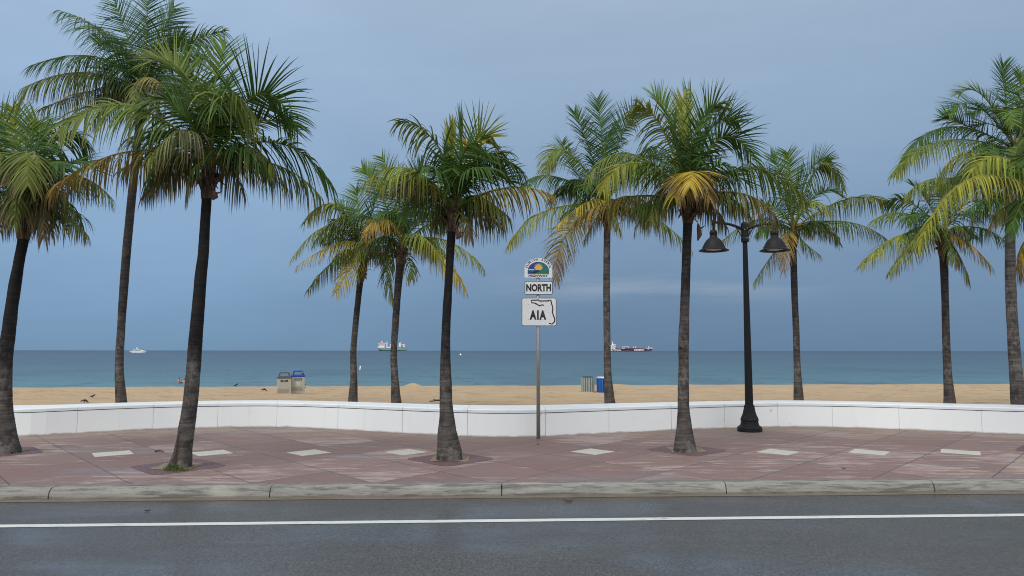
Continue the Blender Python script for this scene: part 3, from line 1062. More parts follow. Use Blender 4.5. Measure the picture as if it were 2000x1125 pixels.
def palm(label, group, trunk, dist, bark, heart, fronds, seed, lean=0.0, fill=None, scale=1.0, extra=None, rings=True, hollow=False):
    """trunk: (px, py, width in px) from the foot up at distance dist; fronds: (mid px, tip px, depth at tip, kind, options)"""
    rng = random.Random(seed)
    p0 = P(trunk[0][0], trunk[0][1], dist)
    foot = V((p0.x, p0.y, p0.z))
    t = thing('palm_tree', label, 'palm tree', tuple(foot), group)
    # trunk
    ks = []
    for i, (x, y, w) in enumerate(trunk):
        k = i / (len(trunk) - 1)
        yy = dist + lean * k
        pt = P(x, y, yy)
        ks.append((pt.x, pt.y, pt.z, w / F * yy * 0.5))
    ks = catmull(ks, 24)
    n = 22
    mb = MB()
    vs = []
    rows = []
    # resample evenly
    acc = 0
    nxt = 0
    prev = V(ks[0][:3])
    for q in ks:
        v = V(q[:3])
        acc += (v - prev).length
        prev = v
        if acc >= nxt:
            rows.append(q)
            nxt += 0.022
    rows[0] = (rows[0][0], rows[0][1], rows[0][2] - 0.28, rows[0][3])
    ph = rng.uniform(0, 9)
    for i, q in enumerate(rows):
        hgt = i * 0.022
        for k in range(n):
            an = 2 * math.pi * k / n
            cx, sx = math.cos(an), math.sin(an)
            ringf = (hgt / 0.062 + 0.55 * noise.noise((cx * 0.8, sx * 0.8, hgt * 1.5 + ph)) + ph) % 1.0
            r = q[3] * (1 + 0.035 * (ringf - 0.5) + 0.05 * noise.noise((cx * 1.3 + ph, sx * 1.3, hgt * 2.2)) + 0.03 * noise.noise((cx * 3, sx * 3 + ph, hgt * 7)))
            if hgt < 0.35:
                r *= 1 + 0.10 * (0.35 - hgt) / 0.35 * noise.noise((cx * 2.4 + ph, sx * 2.4, 3))
            if hgt < 0.3:
                r *= 1 + 0.09 * (1 - hgt / 0.3) * noise.noise((cx * 5 + ph, sx * 5, hgt * 6)) + 0.05 * (1 - hgt / 0.3)
            if hollow and hgt < 0.62:
                # a rotten hollow on the left front of the foot
                dd = math.cos(an - rad(236)) 
                if dd > 0.55:
                    r *= 1 - 0.5 * smooth(0.55, 0.9, dd) * (1 - hgt / 0.62) ** 0.5
            vs.append((q[0] + r * cx, q[1] + r * sx, q[2]))
    m = len(rows)
    mb.add(vs, [(i * n + k, i * n + (k + 1) % n, (i + 1) * n + (k + 1) % n, (i + 1) * n + k) for i in range(m - 1) for k in range(n)] + [tuple((m - 1) * n + k for k in range(n))])
    tr = mb.build('trunk', ML[bark], t, loc=tuple(foot), smooth=True)
    tr.location = (0, 0, 0)
    if hollow:
        hb_ = MB()
        vs2, na = [], 13
        nh = 27
        for i in range(nh):
            hgt = i * 0.022
            half = (34 * (1 - (i / nh) ** 1.4) + 5) * (1 + 0.35 * noise.noise((i * 0.5, 2.2, 0)))
            cen = 232 + 22 * i / nh * 0 - 12 * i / nh
            q = rows[i]
            for k in range(na):
                an = rad(cen + half * (2 * k / (na - 1) - 1))
                # ray out to the trunk surface as built, sunk at the edges
                kk = an / (2 * math.pi) * n
                k0 = int(math.floor(kk)) % n
                fr_ = kk - math.floor(kk)
                pa_, pc_ = V(vs[i * n + k0]), V(vs[i * n + (k0 + 1) % n])
                p_ = pa_.lerp(pc_, fr_)
                out_ = V((math.cos(an), math.sin(an), 0))
                vs2.append(p_ + out_ * (0.009 + 0.012 * noise.noise((k * 0.9, i * 0.35, 4)) - 0.012 * abs(2 * k / (na - 1) - 1) ** 3))
        hb_.add(vs2, [(i * na + k, i * na + k + 1, (i + 1) * na + k + 1, (i + 1) * na + k) for i in range(nh - 1) for k in range(na - 1)])
        ho = hb_.build('rotten_hollow', ML['rot'], tr, loc=tuple(foot), smooth=True)
        ho.location = (0, 0, 0)
    top = V(rows[-1][:3])
    rt = rows[-1][3]
    hp = P(heart[0], heart[1], top.y)
    # crown heart: overlapping leaf bases and fibre round the growing tip
    cb = MB()
    ax = hp - top
    Lh = ax.length + 0.25
    axn = ax.normalized()
    pts = [top - axn * 0.12, top, top + axn * Lh * 0.4, top + axn * Lh * 0.75, top + axn * Lh]
    cb.tube(pts, [rt * 1.02, rt * 1.25, rt * 1.25, rt * 0.8, rt * 0.25], 14)
    for k in range(16):
        an = 2.4 * k + rng.uniform(-0.2, 0.2)
        out = V((math.cos(an), math.sin(an), 0))
        z0 = rng.uniform(-0.05, 0.25) * Lh
        b0 = top + axn * z0 + out * rt * 0.7
        b1 = b0 + out * rng.uniform(0.05, 0.12) + axn * rng.uniform(0.12, 0.22)
        b2 = b1 + out * rng.uniform(0.05, 0.16) + V((0, 0, rng.uniform(-0.18, 0.12)))
        side = out.cross(V((0, 0, 1)))
        w = rng.uniform(0.04, 0.08)
        cb.add([b0 - side * w, b0 + side * w, b1 + side * w * 0.8, b1 - side * w * 0.8, b2 + side * w * 0.2, b2 - side * w * 0.2,
                b0 - side * w + out * 0.02, b0 + side * w + out * 0.02, b1 + side * w * 0.8 + out * 0.02, b1 - side * w * 0.8 + out * 0.02],
               [(0, 1, 2, 3), (3, 2, 4, 5), (6, 9, 8, 7), (9, 5, 4, 8)])
    cr = cb.build('crown', ML['fibre'], t, loc=tuple(foot), smooth=False)
    cr.location = (0, 0, 0)
    y0 = top.y
    for fr in fronds:
        (mx, my), (tx, ty), dep, kind = fr[:4]
        if kind in ('u', 'ul', 'uy'):
            k_ = 0.89
            mx, my, tx, ty = heart[0] + (mx - heart[0]) * 0.95, heart[1] + (my - heart[1]) * 0.95, heart[0] + (tx - heart[0]) * k_, heart[1] + (ty - heart[1]) * k_
        op = dict(KINDS[kind])
        if len(fr) > 4:
            op.update(fr[4])
        jit = op.pop('jit', 0)
        L = op.pop('L') * op.pop('k', 1.0) * scale
        roll = op.pop('roll', None)
        if roll is None:
            roll = rng.uniform(-32, 32)
        dm = op.pop('dm', dep * 0.62)
        hb = op.pop('base', (heart[0] + rng.uniform(-5, 5), heart[1] + rng.uniform(-4, 8)))
        b = P(hb[0], hb[1], y0 + dep * 0.05)
        frond(cr, b, P(mx, my, y0 + dm), P(tx, ty, y0 + dep), L=L, roll=roll, rng=rng, loc=foot, **op)
    # the fronds of the crown that point away or stand between the named ones
    if fill:
        nf, r, kinds = fill
        nf = max(2, nf - 4)
        for k in range(nf):
            an = (k + rng.uniform(-0.3, 0.3)) / nf * 2 * math.pi
            cx, dy = math.cos(an), math.sin(an)
            up = rng.uniform(0.45, 1.1)
            kd = kinds[k % len(kinds)]
            mx, my = heart[0] + cx * r * 0.45, heart[1] - r * 0.62 * up
            tx, ty = heart[0] + cx * r * 0.9, heart[1] - r * (0.85 * up - 0.25)
            dep = dy * rng.uniform(1.0, 1.7)
            if dep < 0:
                dep *= 0.6
            op = dict(KINDS[kd])
            L = op.pop('L') * scale * 0.9
            b = P(heart[0], heart[1], y0)
            frond(cr, b, P(mx, my, y0 + dep * 0.5), P(tx, ty, y0 + dep), L=L, roll=rng.uniform(-40, 40), rng=rng, loc=foot, **op)
    # older fronds hang in a skirt under the crown
    if fill:
        r = fill[1]
        sk = ['a', 'd', 'ob', 'a', 'b', 'd', 'ob', 'a']
        for k in range(6):
            an = (k + 0.5 + rng.uniform(-0.35, 0.35)) / 6 * 2 * math.pi
            cx, dy = math.cos(an), math.sin(an)
            if dy < 0 and abs(cx) < 0.6:
                continue
            mx, my = heart[0] + cx * r * 0.42, heart[1] - r * rng.uniform(0.02, 0.16)
            tx, ty = heart[0] + cx * r * rng.uniform(0.72, 0.95), heart[1] + r * rng.uniform(0.05, 0.34)
            dep = dy * (1.3 if dy > 0 else 0.8)
            op = dict(KINDS[sk[k]])
            L = op.pop('L') * scale * 0.85
            b = P(heart[0], heart[1] + 8, y0)
            frond(cr, b, P(mx, my, y0 + dep * 0.5), P(tx, ty, y0 + dep), L=L, roll=rng.uniform(-20, 20), rng=rng, loc=foot, **op)
    if extra:
        for ex in extra:
            kindx = ex[0]
            if kindx == 'sheath':
                _, x, y, ln = ex
                a = P(x, y, y0 - 0.3)
                sb = MB()
                z = V((0, 0, -1))
                sb.tube([a, a + z * ln * 0.3 + V((0.02, 0, 0)), a + z * ln * 0.65 + V((0.03, 0.01, 0)), a + z * ln + V((-0.01, 0, 0))], [0.012, 0.045, 0.05, 0.012], 8)
                sb.tube([a + z * ln * 0.35, a + z * ln * 0.22 + V((0.1, 0, 0)), a + z * ln * 0.1 + V((0.14, 0, 0))], [0.02, 0.012, 0.005], 6)
                sb.tube([a + V((0, 0, 0.02)), P(heart[0], heart[1] + 30, y0 - 0.12)], [0.012, 0.012], 6)
                so = sb.build('flower_sheath', ML['spathe'], t, loc=tuple(foot), smooth=True)
                so.location = (0, 0, 0)
            if kindx == 'flower':
                _, x, y, r = ex
                sb = MB()
                a = P(x, y, y0 - 0.35)
                hpnt = P(heart[0], heart[1] - 20, y0)
                sb.tube([hpnt, hpnt.lerp(a, 0.5) + V((0, 0, 0.1)), a], [0.02, 0.016, 0.012], 6)
                for k in range(16):
                    an = rng.uniform(0, 6.28)
                    tipp = a + V((math.cos(an) * r, -abs(math.sin(an)) * r * 0.5, rng.uniform(-0.1, 0.9) * r))
                    sb.tube([a + V((0, 0, -0.12 * rng.random())), a.lerp(tipp, 0.55) + V((0, 0, 0.05)), tipp], [0.012, 0.02, 0.006], 5)
                so = sb.build('flower_stalk', ML['flower'], t, loc=tuple(foot), smooth=True)
                so.location = (0, 0, 0)
    return t


FRONT = 'coconut palms in the pavement'
BACK = 'coconut palms behind the white wall'


def D(px, py):
    return G(px, py).y


# --- the back row on the sand
palm('tallest dark coconut palm with slim grey trunk at upper left, behind the wall', BACK,
     [(238, 815, 24.9), (237, 786, 20.8), (233, 720, 15.8), (236, 650, 14.9), (242, 560, 15.8), (250, 460, 15.8), (259, 370, 15.8), (268, 280, 14.1), (274, 225, 14.1)], 21.5, 'bark_mid', (281, 175),
     [((225, 80), (117, 20), 0.4, 'a', dict(roll=25, k=1.25, dens=1.2)), ((190, 112), (62, 126), -0.5, 'a', dict(dry=.25, k=1.4, dens=1.4)), ((165, 142), (38, 172), -0.9, 'd', dict(k=1.4, dry=.3, dens=1.4)),
      ((250, 75), (212, -30), 0.2, 'u', dict(roll=80, k=1.1)), ((285, 75), (292, -50), -0.4, 'u', dict(roll=85, k=1.15)), ((312, 80), (345, -10), -0.5, 'u', dict(roll=70, k=1.15)),
      ((322, 95), (372, 60), 0.9, 'u', dict(roll=40)), ((350, 98), (440, 58), 0.3, 'a', dict(roll=35)), ((298, 152), (332, 192), -1.2, 'p', dict(k=1.0)),
      ((200, 175), (75, 212), -0.2, 'd', dict(k=1.1)), ((335, 150), (400, 200), 0.5, 'a'), ((238, 185), (178, 245), 0.6, 'd'), ((268, 165), (255, 235), -1.3, 'ob', dict(k=.9)),
      ((245, 110), (170, 70), 1.4, 'u'), ((330, 120), (400, 110), 1.5, 'a'), ((300, 185), (325, 255), 0.7, 'd')], 11, fill=(7, 120, ['u', 'a', 'u']), scale=1.15)

palm('shortest coconut palm with yellowed fronds, at the left of a close pair behind the wall', BACK,
     [(688, 815, 21.6), (689, 784, 18.9), (691, 740, 13.5), (690, 690, 12.2), (694, 640, 11.7), (699, 590, 11.7), (704, 545, 12.6)], 23.0, 'bark_mid', (715, 495),
     [((660, 403), (593, 437), 0.2, 'ay'), ((645, 440), (566, 512), 0.3, 'ay', dict(k=.95)), ((668, 474), (578, 519), -0.5, 'y', dict(dry=.4)), ((655, 507), (603, 568), 0.3, 'ob'),
      ((690, 515), (656, 572), -0.7, 'y', dict(roll=60, droop=.4)), ((703, 415), (691, 350), 0.4, 'ul', dict(roll=70)), ((690, 425), (652, 385), 0.8, 'u'), ((745, 430), (792, 448), 0.7, 'al'),
      ((728, 415), (745, 345), 0.6, 'u', dict(roll=60)), ((675, 450), (628, 470), 0.9, 'a'), ((672, 430), (610, 480), -.6, 'al'), ((712, 470), (690, 515), -1.0, 'ob', dict(k=.8)),
      ((735, 480), (760, 540), .6, 'ob')], 12, fill=(6, 95, ['u', 'al', 'a']), scale=1.0)

palm('coconut palm with yellow drooping fronds at the right of a close pair behind the wall', BACK,
     [(778, 815, 25.8), (774, 786, 20.2), (771, 740, 14.7), (769, 690, 12.9), (772, 640, 13.3), (776, 580, 13.8), (780, 535, 15.6), (783, 508, 16.6)], 22.0, 'bark_mid', (785, 478),
     [((768, 375), (744, 285), 0.3, 'ul', dict(roll=75)), ((742, 380), (701, 310), 0.2, 'ul', dict(roll=50)), ((803, 375), (832, 308), 0.6, 'u', dict(roll=70)), ((790, 392), (778, 318), -0.9, 'u', dict(roll=85, k=1.1)),
      ((752, 426), (713, 460), -1.3, 'o', dict(k=1.05, droop=.4)), ((838, 438), (893, 436), 0.3, 'al'), ((870, 469), (946, 526), 0.2, 'ay', dict(roll=-20)), ((850, 490), (908, 566), -0.4, 'y', dict(dry=.5)),
      ((757, 520), (768, 590), 0.2, 'd', dict(k=.8)), ((735, 430), (650, 430), 0.7, 'a'), ((805, 400), (850, 365), 1.2, 'u'), ((770, 420), (730, 420), -1.0, 'a'), ((800, 515), (806, 545), -.2, 'ob', dict(k=.7)),
      ((820, 460), (870, 520), -.9, 'ay')], 13, fill=(7, 115, ['u', 'a', 'ul']), scale=1.05)

palm('straight coconut palm with a pinkish drooping frond, behind the wall right of the road sign', BACK,
     [(1193, 815, 26.4), (1191, 785, 21.1), (1187, 730, 15.0), (1186, 680, 13.6), (1185, 600, 13.6), (1185, 520, 13.2), (1186, 440, 13.2)], 21.5, 'bark_dry', (1185, 400),
     [((1177, 285), (1164, 168), 0.1, 'u', dict(roll=80, k=1.05)), ((1150, 288), (1114, 195), 0.2, 'u', dict(roll=40)), ((1212, 268), (1258, 188), 0.4, 'u', dict(roll=60)), ((1106, 296), (1062, 338), -0.3, 'al', dict(roll=50, droop=.3)),
      ((1085, 344), (1016, 364), 0.1, 'a', dict(k=1.05)), ((1065, 412), (992, 482), -0.2, 'ay'), ((1106, 458), (1090, 546), -1.0, 'p', dict(roll=75, droop=.3, k=1.05)), ((1275, 424), (1352, 490), 0.2, 'd'),
      ((1232, 318), (1278, 288), 0.8, 'a'), ((1180, 300), (1200, 225), -0.7, 'u', dict(roll=80)), ((1120, 330), (1085, 260), 0.9, 'u'), ((1150, 395), (1085, 440), -1.0, 'y', dict(k=.9)),
      ((1240, 395), (1300, 450), .6, 'al'), ((1200, 425), (1215, 455), -.7, 'ob', dict(k=.7)), ((1165, 425), (1140, 470), .3, 'ob', dict(k=.8)), ((1135, 350), (1070, 395), .8, 'a')], 14, fill=(7, 125, ['u', 'a', 'u']), scale=1.08,
     extra=[('sheath', 1203, 432, 0.32)])

palm('coconut palm with bright yellow and withered fronds, directly behind the lamp post', BACK,
     [(1561, 812, 24.7), (1560, 780, 19.0), (1557, 720, 13.3), (1555, 650, 12.3), (1552, 580, 12.3), (1550, 515, 12.8), (1548, 480, 14.2)], 23.0, 'bark_mid', (1550, 445),
     [((1530, 350), (1499, 284), 0.2, 'u', dict(roll=50)), ((1545, 350), (1535, 280), -0.3, 'ul', dict(roll=75)), ((1582, 332), (1633, 296), 0.2, 'ul', dict(roll=40)), ((1600, 326), (1645, 374), -0.2, 'al', dict(roll=30)),
      ((1655, 389), (1746, 401), 0.1, 'ay'), ((1655, 434), (1742, 474), -0.3, 'ob', dict(dry=.4, col=MG)), ((1583, 396), (1622, 412), -1.1, 'ay', dict(dry=.15)), ((1480, 430), (1412, 472), 0.3, 'ay'),
      ((1538, 470), (1527, 532), -0.8, 'o', dict(roll=60, droop=.45, col2=PB)), ((1515, 490), (1473, 549), -0.1, 'd', dict(dry=.7)), ((1505, 342), (1448, 322), 0.8, 'u'), ((1500, 400), (1440, 400), -.6, 'al'),
      ((1570, 470), (1600, 500), -.2, 'ob', dict(k=.8)), ((1555, 380), (1570, 320), .9, 'u', dict(roll=60))], 15, fill=(6, 105, ['u', 'ul', 'a']), scale=1.0)

palm('coconut palm with short slim trunk and brown hanging fronds, second from right behind the wall', BACK,
     [(1857, 818, 26.6), (1855, 786, 21.8), (1851, 730, 15.2), (1848, 660, 13.8), (1846, 590, 13.3), (1844, 525, 14.2), (1842, 492, 15.2)], 22.0, 'bark_mid', (1842, 455),
     [((1765, 457), (1681, 519), -0.3, 'ay', dict(dry=.3)), ((1790, 470), (1740, 533), -0.6, 'ob', dict(col=YG)), ((1765, 418), (1701, 432), 0.3, 'al'), ((1778, 396), (1728, 396), 0.6, 'a'),
      ((1808, 388), (1766, 346), 0.5, 'u'), ((1840, 375), (1830, 345), 0.5, 'u', dict(roll=70)), ((1905, 444), (1968, 476), 0.2, 'a'), ((1892, 414), (1950, 428), 0.6, 'a'), ((1890, 474), (1941, 526), -0.6, 'o', dict(k=.95)),
      ((1873, 495), (1891, 556), -0.2, 'd', dict(dry=.7, k=.9)), ((1870, 385), (1900, 350), 0.7, 'u'), ((1855, 480), (1870, 515), -.5, 'ob', dict(k=.8)), ((1815, 440), (1780, 480), -.9, 'al')], 16, fill=(6, 100, ['u', 'a', 'a']), scale=1.02)

palm('tall dark green coconut palm rising highest at the right edge', BACK,
     [(2030, 815, 28.9), (2028, 700, 18.7), (2022, 560, 17.0), (2012, 440, 17.0), (1998, 350, 17.0), (1992, 320, 17.0)], 23.5, 'bark_mid', (1985, 290),
     [((1962, 188), (1957, 104), 0.1, 'u', dict(roll=80, k=1.1)), ((1990, 190), (1998, 122), -0.2, 'ul', dict(roll=70)), ((1905, 204), (1832, 214), -0.4, 'u', dict(roll=40)), ((1920, 188), (1862, 166), 0.3, 'ul', dict(roll=30)),
      ((1840, 249), (1754, 338), 0.1, 'a', dict(k=1.05)), ((1842, 276), (1746, 346), -0.7, 'al', dict(roll=30)), ((1880, 240), (1824, 228), 0.7, 'u'), ((1965, 215), (1985, 240), -1.6, 'ul', dict(k=.9)),
      ((1900, 325), (1835, 372), 0.2, 'al'), ((2010, 200), (2060, 150), 0, 'u', dict(roll=60)), ((2040, 240), (2120, 300), 0, 'a'), ((1925, 300), (1880, 370), .8, 'a'), ((2030, 300), (2080, 400), 0.3, 'a')], 18,
     fill=(9, 130, ['u', 'a', 'u']), scale=1.12)

palm('thick pale ringed trunk of a coconut palm at the right edge behind the wall', BACK,
     [(1994, 822, 31.2), (1989, 786, 25.4), (1985, 740, 23.0), (1979, 660, 20.5), (1974, 560, 18.9), (1973, 480, 18.0), (1974, 430, 18.9)], 19.2, 'bark_dry', (1976, 395),
     [((1850, 348), (1762, 386), 0.1, 'd', dict(dry=.3, col=MG)), ((1892, 300), (1826, 368), -0.4, 'ay', dict(k=.9)), ((1930, 385), (1890, 440), 0.5, 'ob', dict(k=.9)), ((1955, 400), (1935, 450), -0.4, 'b', dict(k=.8)),
      ((1990, 400), (2010, 445), -0.4, 'b', dict(k=.8)), ((2040, 330), (2120, 380), 0, 'al'), ((1960, 320), (1930, 290), 0.9, 'a'), ((1915, 345), (1855, 360), 0.9, 'a'), ((1980, 320), (1990, 270), .6, 'ul')], 17,
     fill=(6, 110, ['a', 'al']), scale=1.0)

# --- the front row in the pavement
dF = D(1341, 882)
palm('straight coconut palm with a golden hooded frond, just left of the lamp post', FRONT,
     [(1338, 884, 43), (1337, 862, 38), (1336.5, 832, 29.5), (1335, 802, 23.5), (1334.7, 772, 21.5), (1335, 741, 20.5), (1335.5, 711, 19.5), (1335, 680, 20), (1335.8, 651, 20.3), (1336.7, 620, 18.6), (1337.5, 590, 18), (1340, 520, 17.5), (1342, 460, 17.5), (1344, 425, 19)], dF, 'bark_mid', (1346, 388),
     [((1312, 250), (1271, 156), 0.0, 'ul', dict(roll=40, k=1.05)), ((1335, 270), (1331, 172), 0.2, 'uy', dict(open_=.55, roll=80)), ((1368, 244), (1419, 182), 0.1, 'ul', dict(roll=45, k=1.05)), ((1290, 245), (1238, 208), -0.2, 'ay', dict(droop=.3)),
      ((1245, 318), (1178, 374), -0.6, 'ay', dict(roll=35, col=MG)), ((1230, 302), (1148, 346), 0.1, 'al'), ((1220, 385), (1120, 437), -0.1, 'ob', dict(col=OL, col2=OR, dry=.3)), ((1353, 336), (1347, 366), -1.5, 'o', dict(roll=0, dry=.42, col2=YE, droop=.3, k=1.1, dens=1.5)), ((1362, 345), (1385, 392), -1.2, 'o', dict(dry=.6, droop=.4)), ((1335, 345), (1318, 390), -1.1, 'y', dict(dry=.5, droop=.4)),
      ((1410, 266), (1484, 300), -0.3, 'u', dict(roll=38, droop=.2)), ((1470, 330), (1581, 402), -0.3, 'al', dict(k=1.05, roll=15)), ((1455, 380), (1523, 433), -0.7, 'b', dict(dry=.45)), ((1390, 248), (1452, 224), 0.6, 'u'),
      ((1350, 290), (1372, 215), -0.8, 'u', dict(roll=80, k=1.05)), ((1325, 300), (1300, 235), -0.8, 'u', dict(roll=70)), ((1345, 250), (1350, 165), 0.8, 'ul', dict(roll=80)), ((1390, 330), (1440, 330), -.9, 'a', dict(roll=30)),
      ((1290, 390), (1235, 450), .6, 'd'), ((1385, 395), (1420, 450), .5, 'b', dict(k=.8)), ((1300, 330), (1255, 330), -1.0, 'a', dict(roll=-30)), ((1300, 380), (1262, 432), -.5, 'ob', dict(k=.9))], 21,
     fill=(8, 150, ['u', 'ul', 'a']), extra=[('sheath', 1363, 436, 0.34)])

palm('dark-trunked coconut palm with a closed pale spear leaf, left of the road sign', FRONT,
     [(878, 899, 47), (877.6, 880, 46.5), (874, 848, 38), (873, 816, 29), (871, 784, 25), (870.7, 752, 24), (870, 720, 21), (870, 688, 19), (870.7, 656, 17.3), (872, 624, 17), (873.6, 592, 17.3), (875.5, 560, 15.5), (879, 500, 16), (882, 458, 17), (884, 440, 20)], D(880, 898), 'bark_wet', (887, 405),
     [((800, 328), (708, 362), -0.4, 'ay', dict(roll=20)), ((812, 338), (740, 364), -0.9, 'w', dict(col=YG, dry=.45)), ((855, 284), (777, 238), 0.0, 'd', dict(dry=.25, droop=.55)), ((881, 310), (877, 222), 0.0, 'uy', dict(open_=.2, roll=80, k=.75, col=YG)),
      ((922, 282), (977, 248), 0.1, 'uy', dict(roll=45, col=MG)), ((945, 310), (1027, 348), -0.3, 'a', dict(roll=22)), ((990, 366), (1078, 385), -0.1, 'y', dict(dry=.45)), ((930, 412), (985, 448), 0.3, 'b', dict(k=.9)),
      ((905, 300), (935, 262), -0.9, 'u', dict(roll=70, col=MG)), ((870, 320), (862, 262), -0.7, 'u', dict(roll=70)), ((845, 360), (800, 400), 0.6, 'al'), ((905, 340), (960, 330), -1.0, 'a'), ((860, 340), (820, 330), -1.0, 'a'),
      ((905, 425), (920, 465), -.3, 'b', dict(k=.7)), ((870, 400), (850, 450), .4, 'ob', dict(k=.8)), ((940, 390), (1000, 430), .8, 'ob'), ((900, 290), (905, 235), .8, 'u', dict(roll=70)), ((925, 320), (985, 300), .8, 'a', dict(roll=30))], 22,
     fill=(8, 135, ['u', 'a', 'a']), extra=[('flower', 925, 300, 0.32), ('sheath', 893, 450, 0.16)])

palm('large slanting coconut palm with a rotten hollow at its grassy foot', FRONT,
     [(351, 917, 44), (352, 905, 42), (357, 880, 35), (364, 840, 31), (371, 793, 28), (377, 730, 26.5), (383, 650, 25), (387.5, 597, 24), (392, 540, 22), (397, 495, 20.5), (401, 430, 18.5), (404.5, 376, 19)], D(352, 914), 'bark_wet', (411, 318),
     [((255, 206), (117, 264), -0.9, 'al', dict(roll=45, k=1.1, col2=OL)), ((250, 299), (93, 368), -0.3, 'ob', dict(col=OL, col2=OR, k=1.05)), ((335, 200), (252, 212), 0.3, 'al', dict(roll=35, k=1.1)), ((368, 150), (277, 92), -0.2, 'ul', dict(roll=40, k=1.15, col2=OL)),
      ((416, 175), (449, 58), 0.2, 'ul', dict(roll=80, k=1.1)), ((438, 196), (505, 235), -1.1, 'al', dict(roll=50, k=1.15, droop=.55)), ((500, 188), (579, 248), 0.0, 'a', dict(roll=50, droop=.15, k=1.15)), ((540, 277), (656, 372), -0.3, 'a', dict(k=1.15, roll=25)),
      ((540, 320), (628, 395), 0.3, 'd', dict(dry=.4, k=1.05)), ((360, 256), (286, 318), -1.2, 'w', dict(k=1.0)), ((335, 312), (285, 382), 0.1, 'b', dict(k=1.0)), ((450, 330), (478, 385), 0.4, 'b', dict(k=.9)),
      ((390, 180), (352, 85), 0.5, 'u', dict(roll=60)), ((375, 250), (330, 190), -0.9, 'u', dict(roll=60)), ((425, 230), (440, 150), -.6, 'u', dict(roll=80, k=1.1)),
      ((350, 275), (290, 260), 0.9, 'a'), ((465, 290), (520, 330), -.7, 'a', dict(roll=30)), ((380, 330), (360, 385), -.4, 'ob', dict(k=.8)), ((330, 300), (240, 330), .6, 'ob')], 23,
     fill=(9, 190, ['u', 'a', 'a']), scale=1.05, hollow=True, extra=[('sheath', 417, 372, 0.16)])

palm('leaning coconut palm with thick dark trunk at the far left edge', FRONT,
     [(9, 888, 56), (9, 868, 50), (7, 821, 37), (7, 778, 30), (8, 734, 27), (11, 690, 26), (17, 647, 24), (22, 604, 22.5), (28.7, 560, 22), (36, 517, 19), (44.5, 473, 19.5), (46, 455, 21)], D(12, 885), 'bark_wet', (48, 425),
     [((36, 288), (16, 177), 0.2, 'uy', dict(roll=75, k=1.1, col=MG)), ((60, 300), (76, 215), 0.1, 'ul', dict(roll=70, k=1.1)), ((55, 298), (48, 366), -1.6, 'd', dict(roll=0, k=1.25, droop=.35, dens=1.4)), ((60, 302), (75, 340), -1.4, 'w', dict(dry=.6, k=.9)), ((130, 343), (221, 395), 0.1, 'ob', dict(col=MG, dry=.4)),
      ((110, 275), (172, 292), 0.4, 'a', dict(roll=30)), ((-20, 325), (-95, 400), -0.2, 'al'), ((0, 300), (-70, 255), 0.3, 'a', dict(roll=30)), ((20, 270), (-25, 200), 0.2, 'u', dict(roll=55)), ((80, 395), (85, 470), -0.5, 'b', dict(k=.95)),
      ((20, 390), (5, 460), -0.3, 'b', dict(k=.95)), ((60, 320), (95, 250), -0.8, 'u', dict(roll=70)), ((25, 330), (-10, 300), -1.0, 'al', dict(roll=30)), ((90, 360), (150, 420), -.6, 'd', dict(dry=.5)), ((75, 330), (130, 330), -1.0, 'a'),
      ((-10, 370), (-50, 430), .5, 'ob'), ((105, 380), (160, 440), .6, 'd', dict(k=.9)), ((35, 375), (30, 440), -.9, 'ob', dict(k=.8))], 24, fill=(8, 165, ['u', 'a', 'ul']), scale=1.05)

palm('coconut palm beyond the right edge whose bright yellow green fronds reach into view', FRONT,
     [(2063, 884, 44), (2061, 800, 25), (2060, 680, 22), (2062, 560, 20), (2066, 450, 21)], D(2063, 882), 'bark_mid', (2068, 400),
     [((1912, 346), (1792, 478), -0.3, 'y', dict(col=YG, col2=YG, dry=.2, droop=.5, k=1.05, roll=10)), ((1968, 311), (1899, 336), -0.1, 'ay', dict(roll=40, k=1.05)), ((1955, 330), (1880, 352), 0.5, 'ob', dict(k=.9)), ((2005, 468), (1991, 545), 0.2, 'o', dict(k=.9)),
      ((2010, 290), (1985, 200), 0.3, 'ul'), ((2080, 260), (2090, 160), 0, 'u', dict(roll=80)), ((2140, 300), (2230, 340), 0, 'a'), ((2150, 380), (2220, 450), 0, 'al'), ((2110, 280), (2160, 210), 0.3, 'u'), ((2000, 385), (1945, 430), 0.3, 'd')], 25,
     fill=(7, 160, ['u', 'a']))

# ------------------------------------------------------------------ grass tuft and litter
def grass_tuft():
    mb = MB()
    c = G(353, 917)
    r = random.Random(5)
    for k in range(420):
        a = r.uniform(0, 6.28)
        x = max(-0.18, min(0.17, r.gauss(-0.01, 0.08)))
        y = r.uniform(-0.20, -0.10) - 0.02 * r.random()
        h = r.uniform(0.025, 0.085) * (1.5 if -0.16 < x < 0.02 else 1)
        dx, dy = r.uniform(-0.05, 0.05), r.uniform(-0.05, 0.03)
        w = 0.004
        b = V((c.x + x, c.y + y, 0.008))
        mb.add([b + V((-w, 0, 0)), b + V((w, 0, 0)), b + V((dx * .4 + w, dy * .4, h * .6)), b + V((dx * .4 - w, dy * .4, h * .6)), b + V((dx, dy, h))], [(0, 1, 2, 3), (3, 2, 4)])
    o = mb.build('grass_tuft', ML['grass'], loc=(c.x, c.y, 0))
    tag(o, 'small clump of green grass at the hollow foot of the slanting palm', 'grass')


grass_tuft()


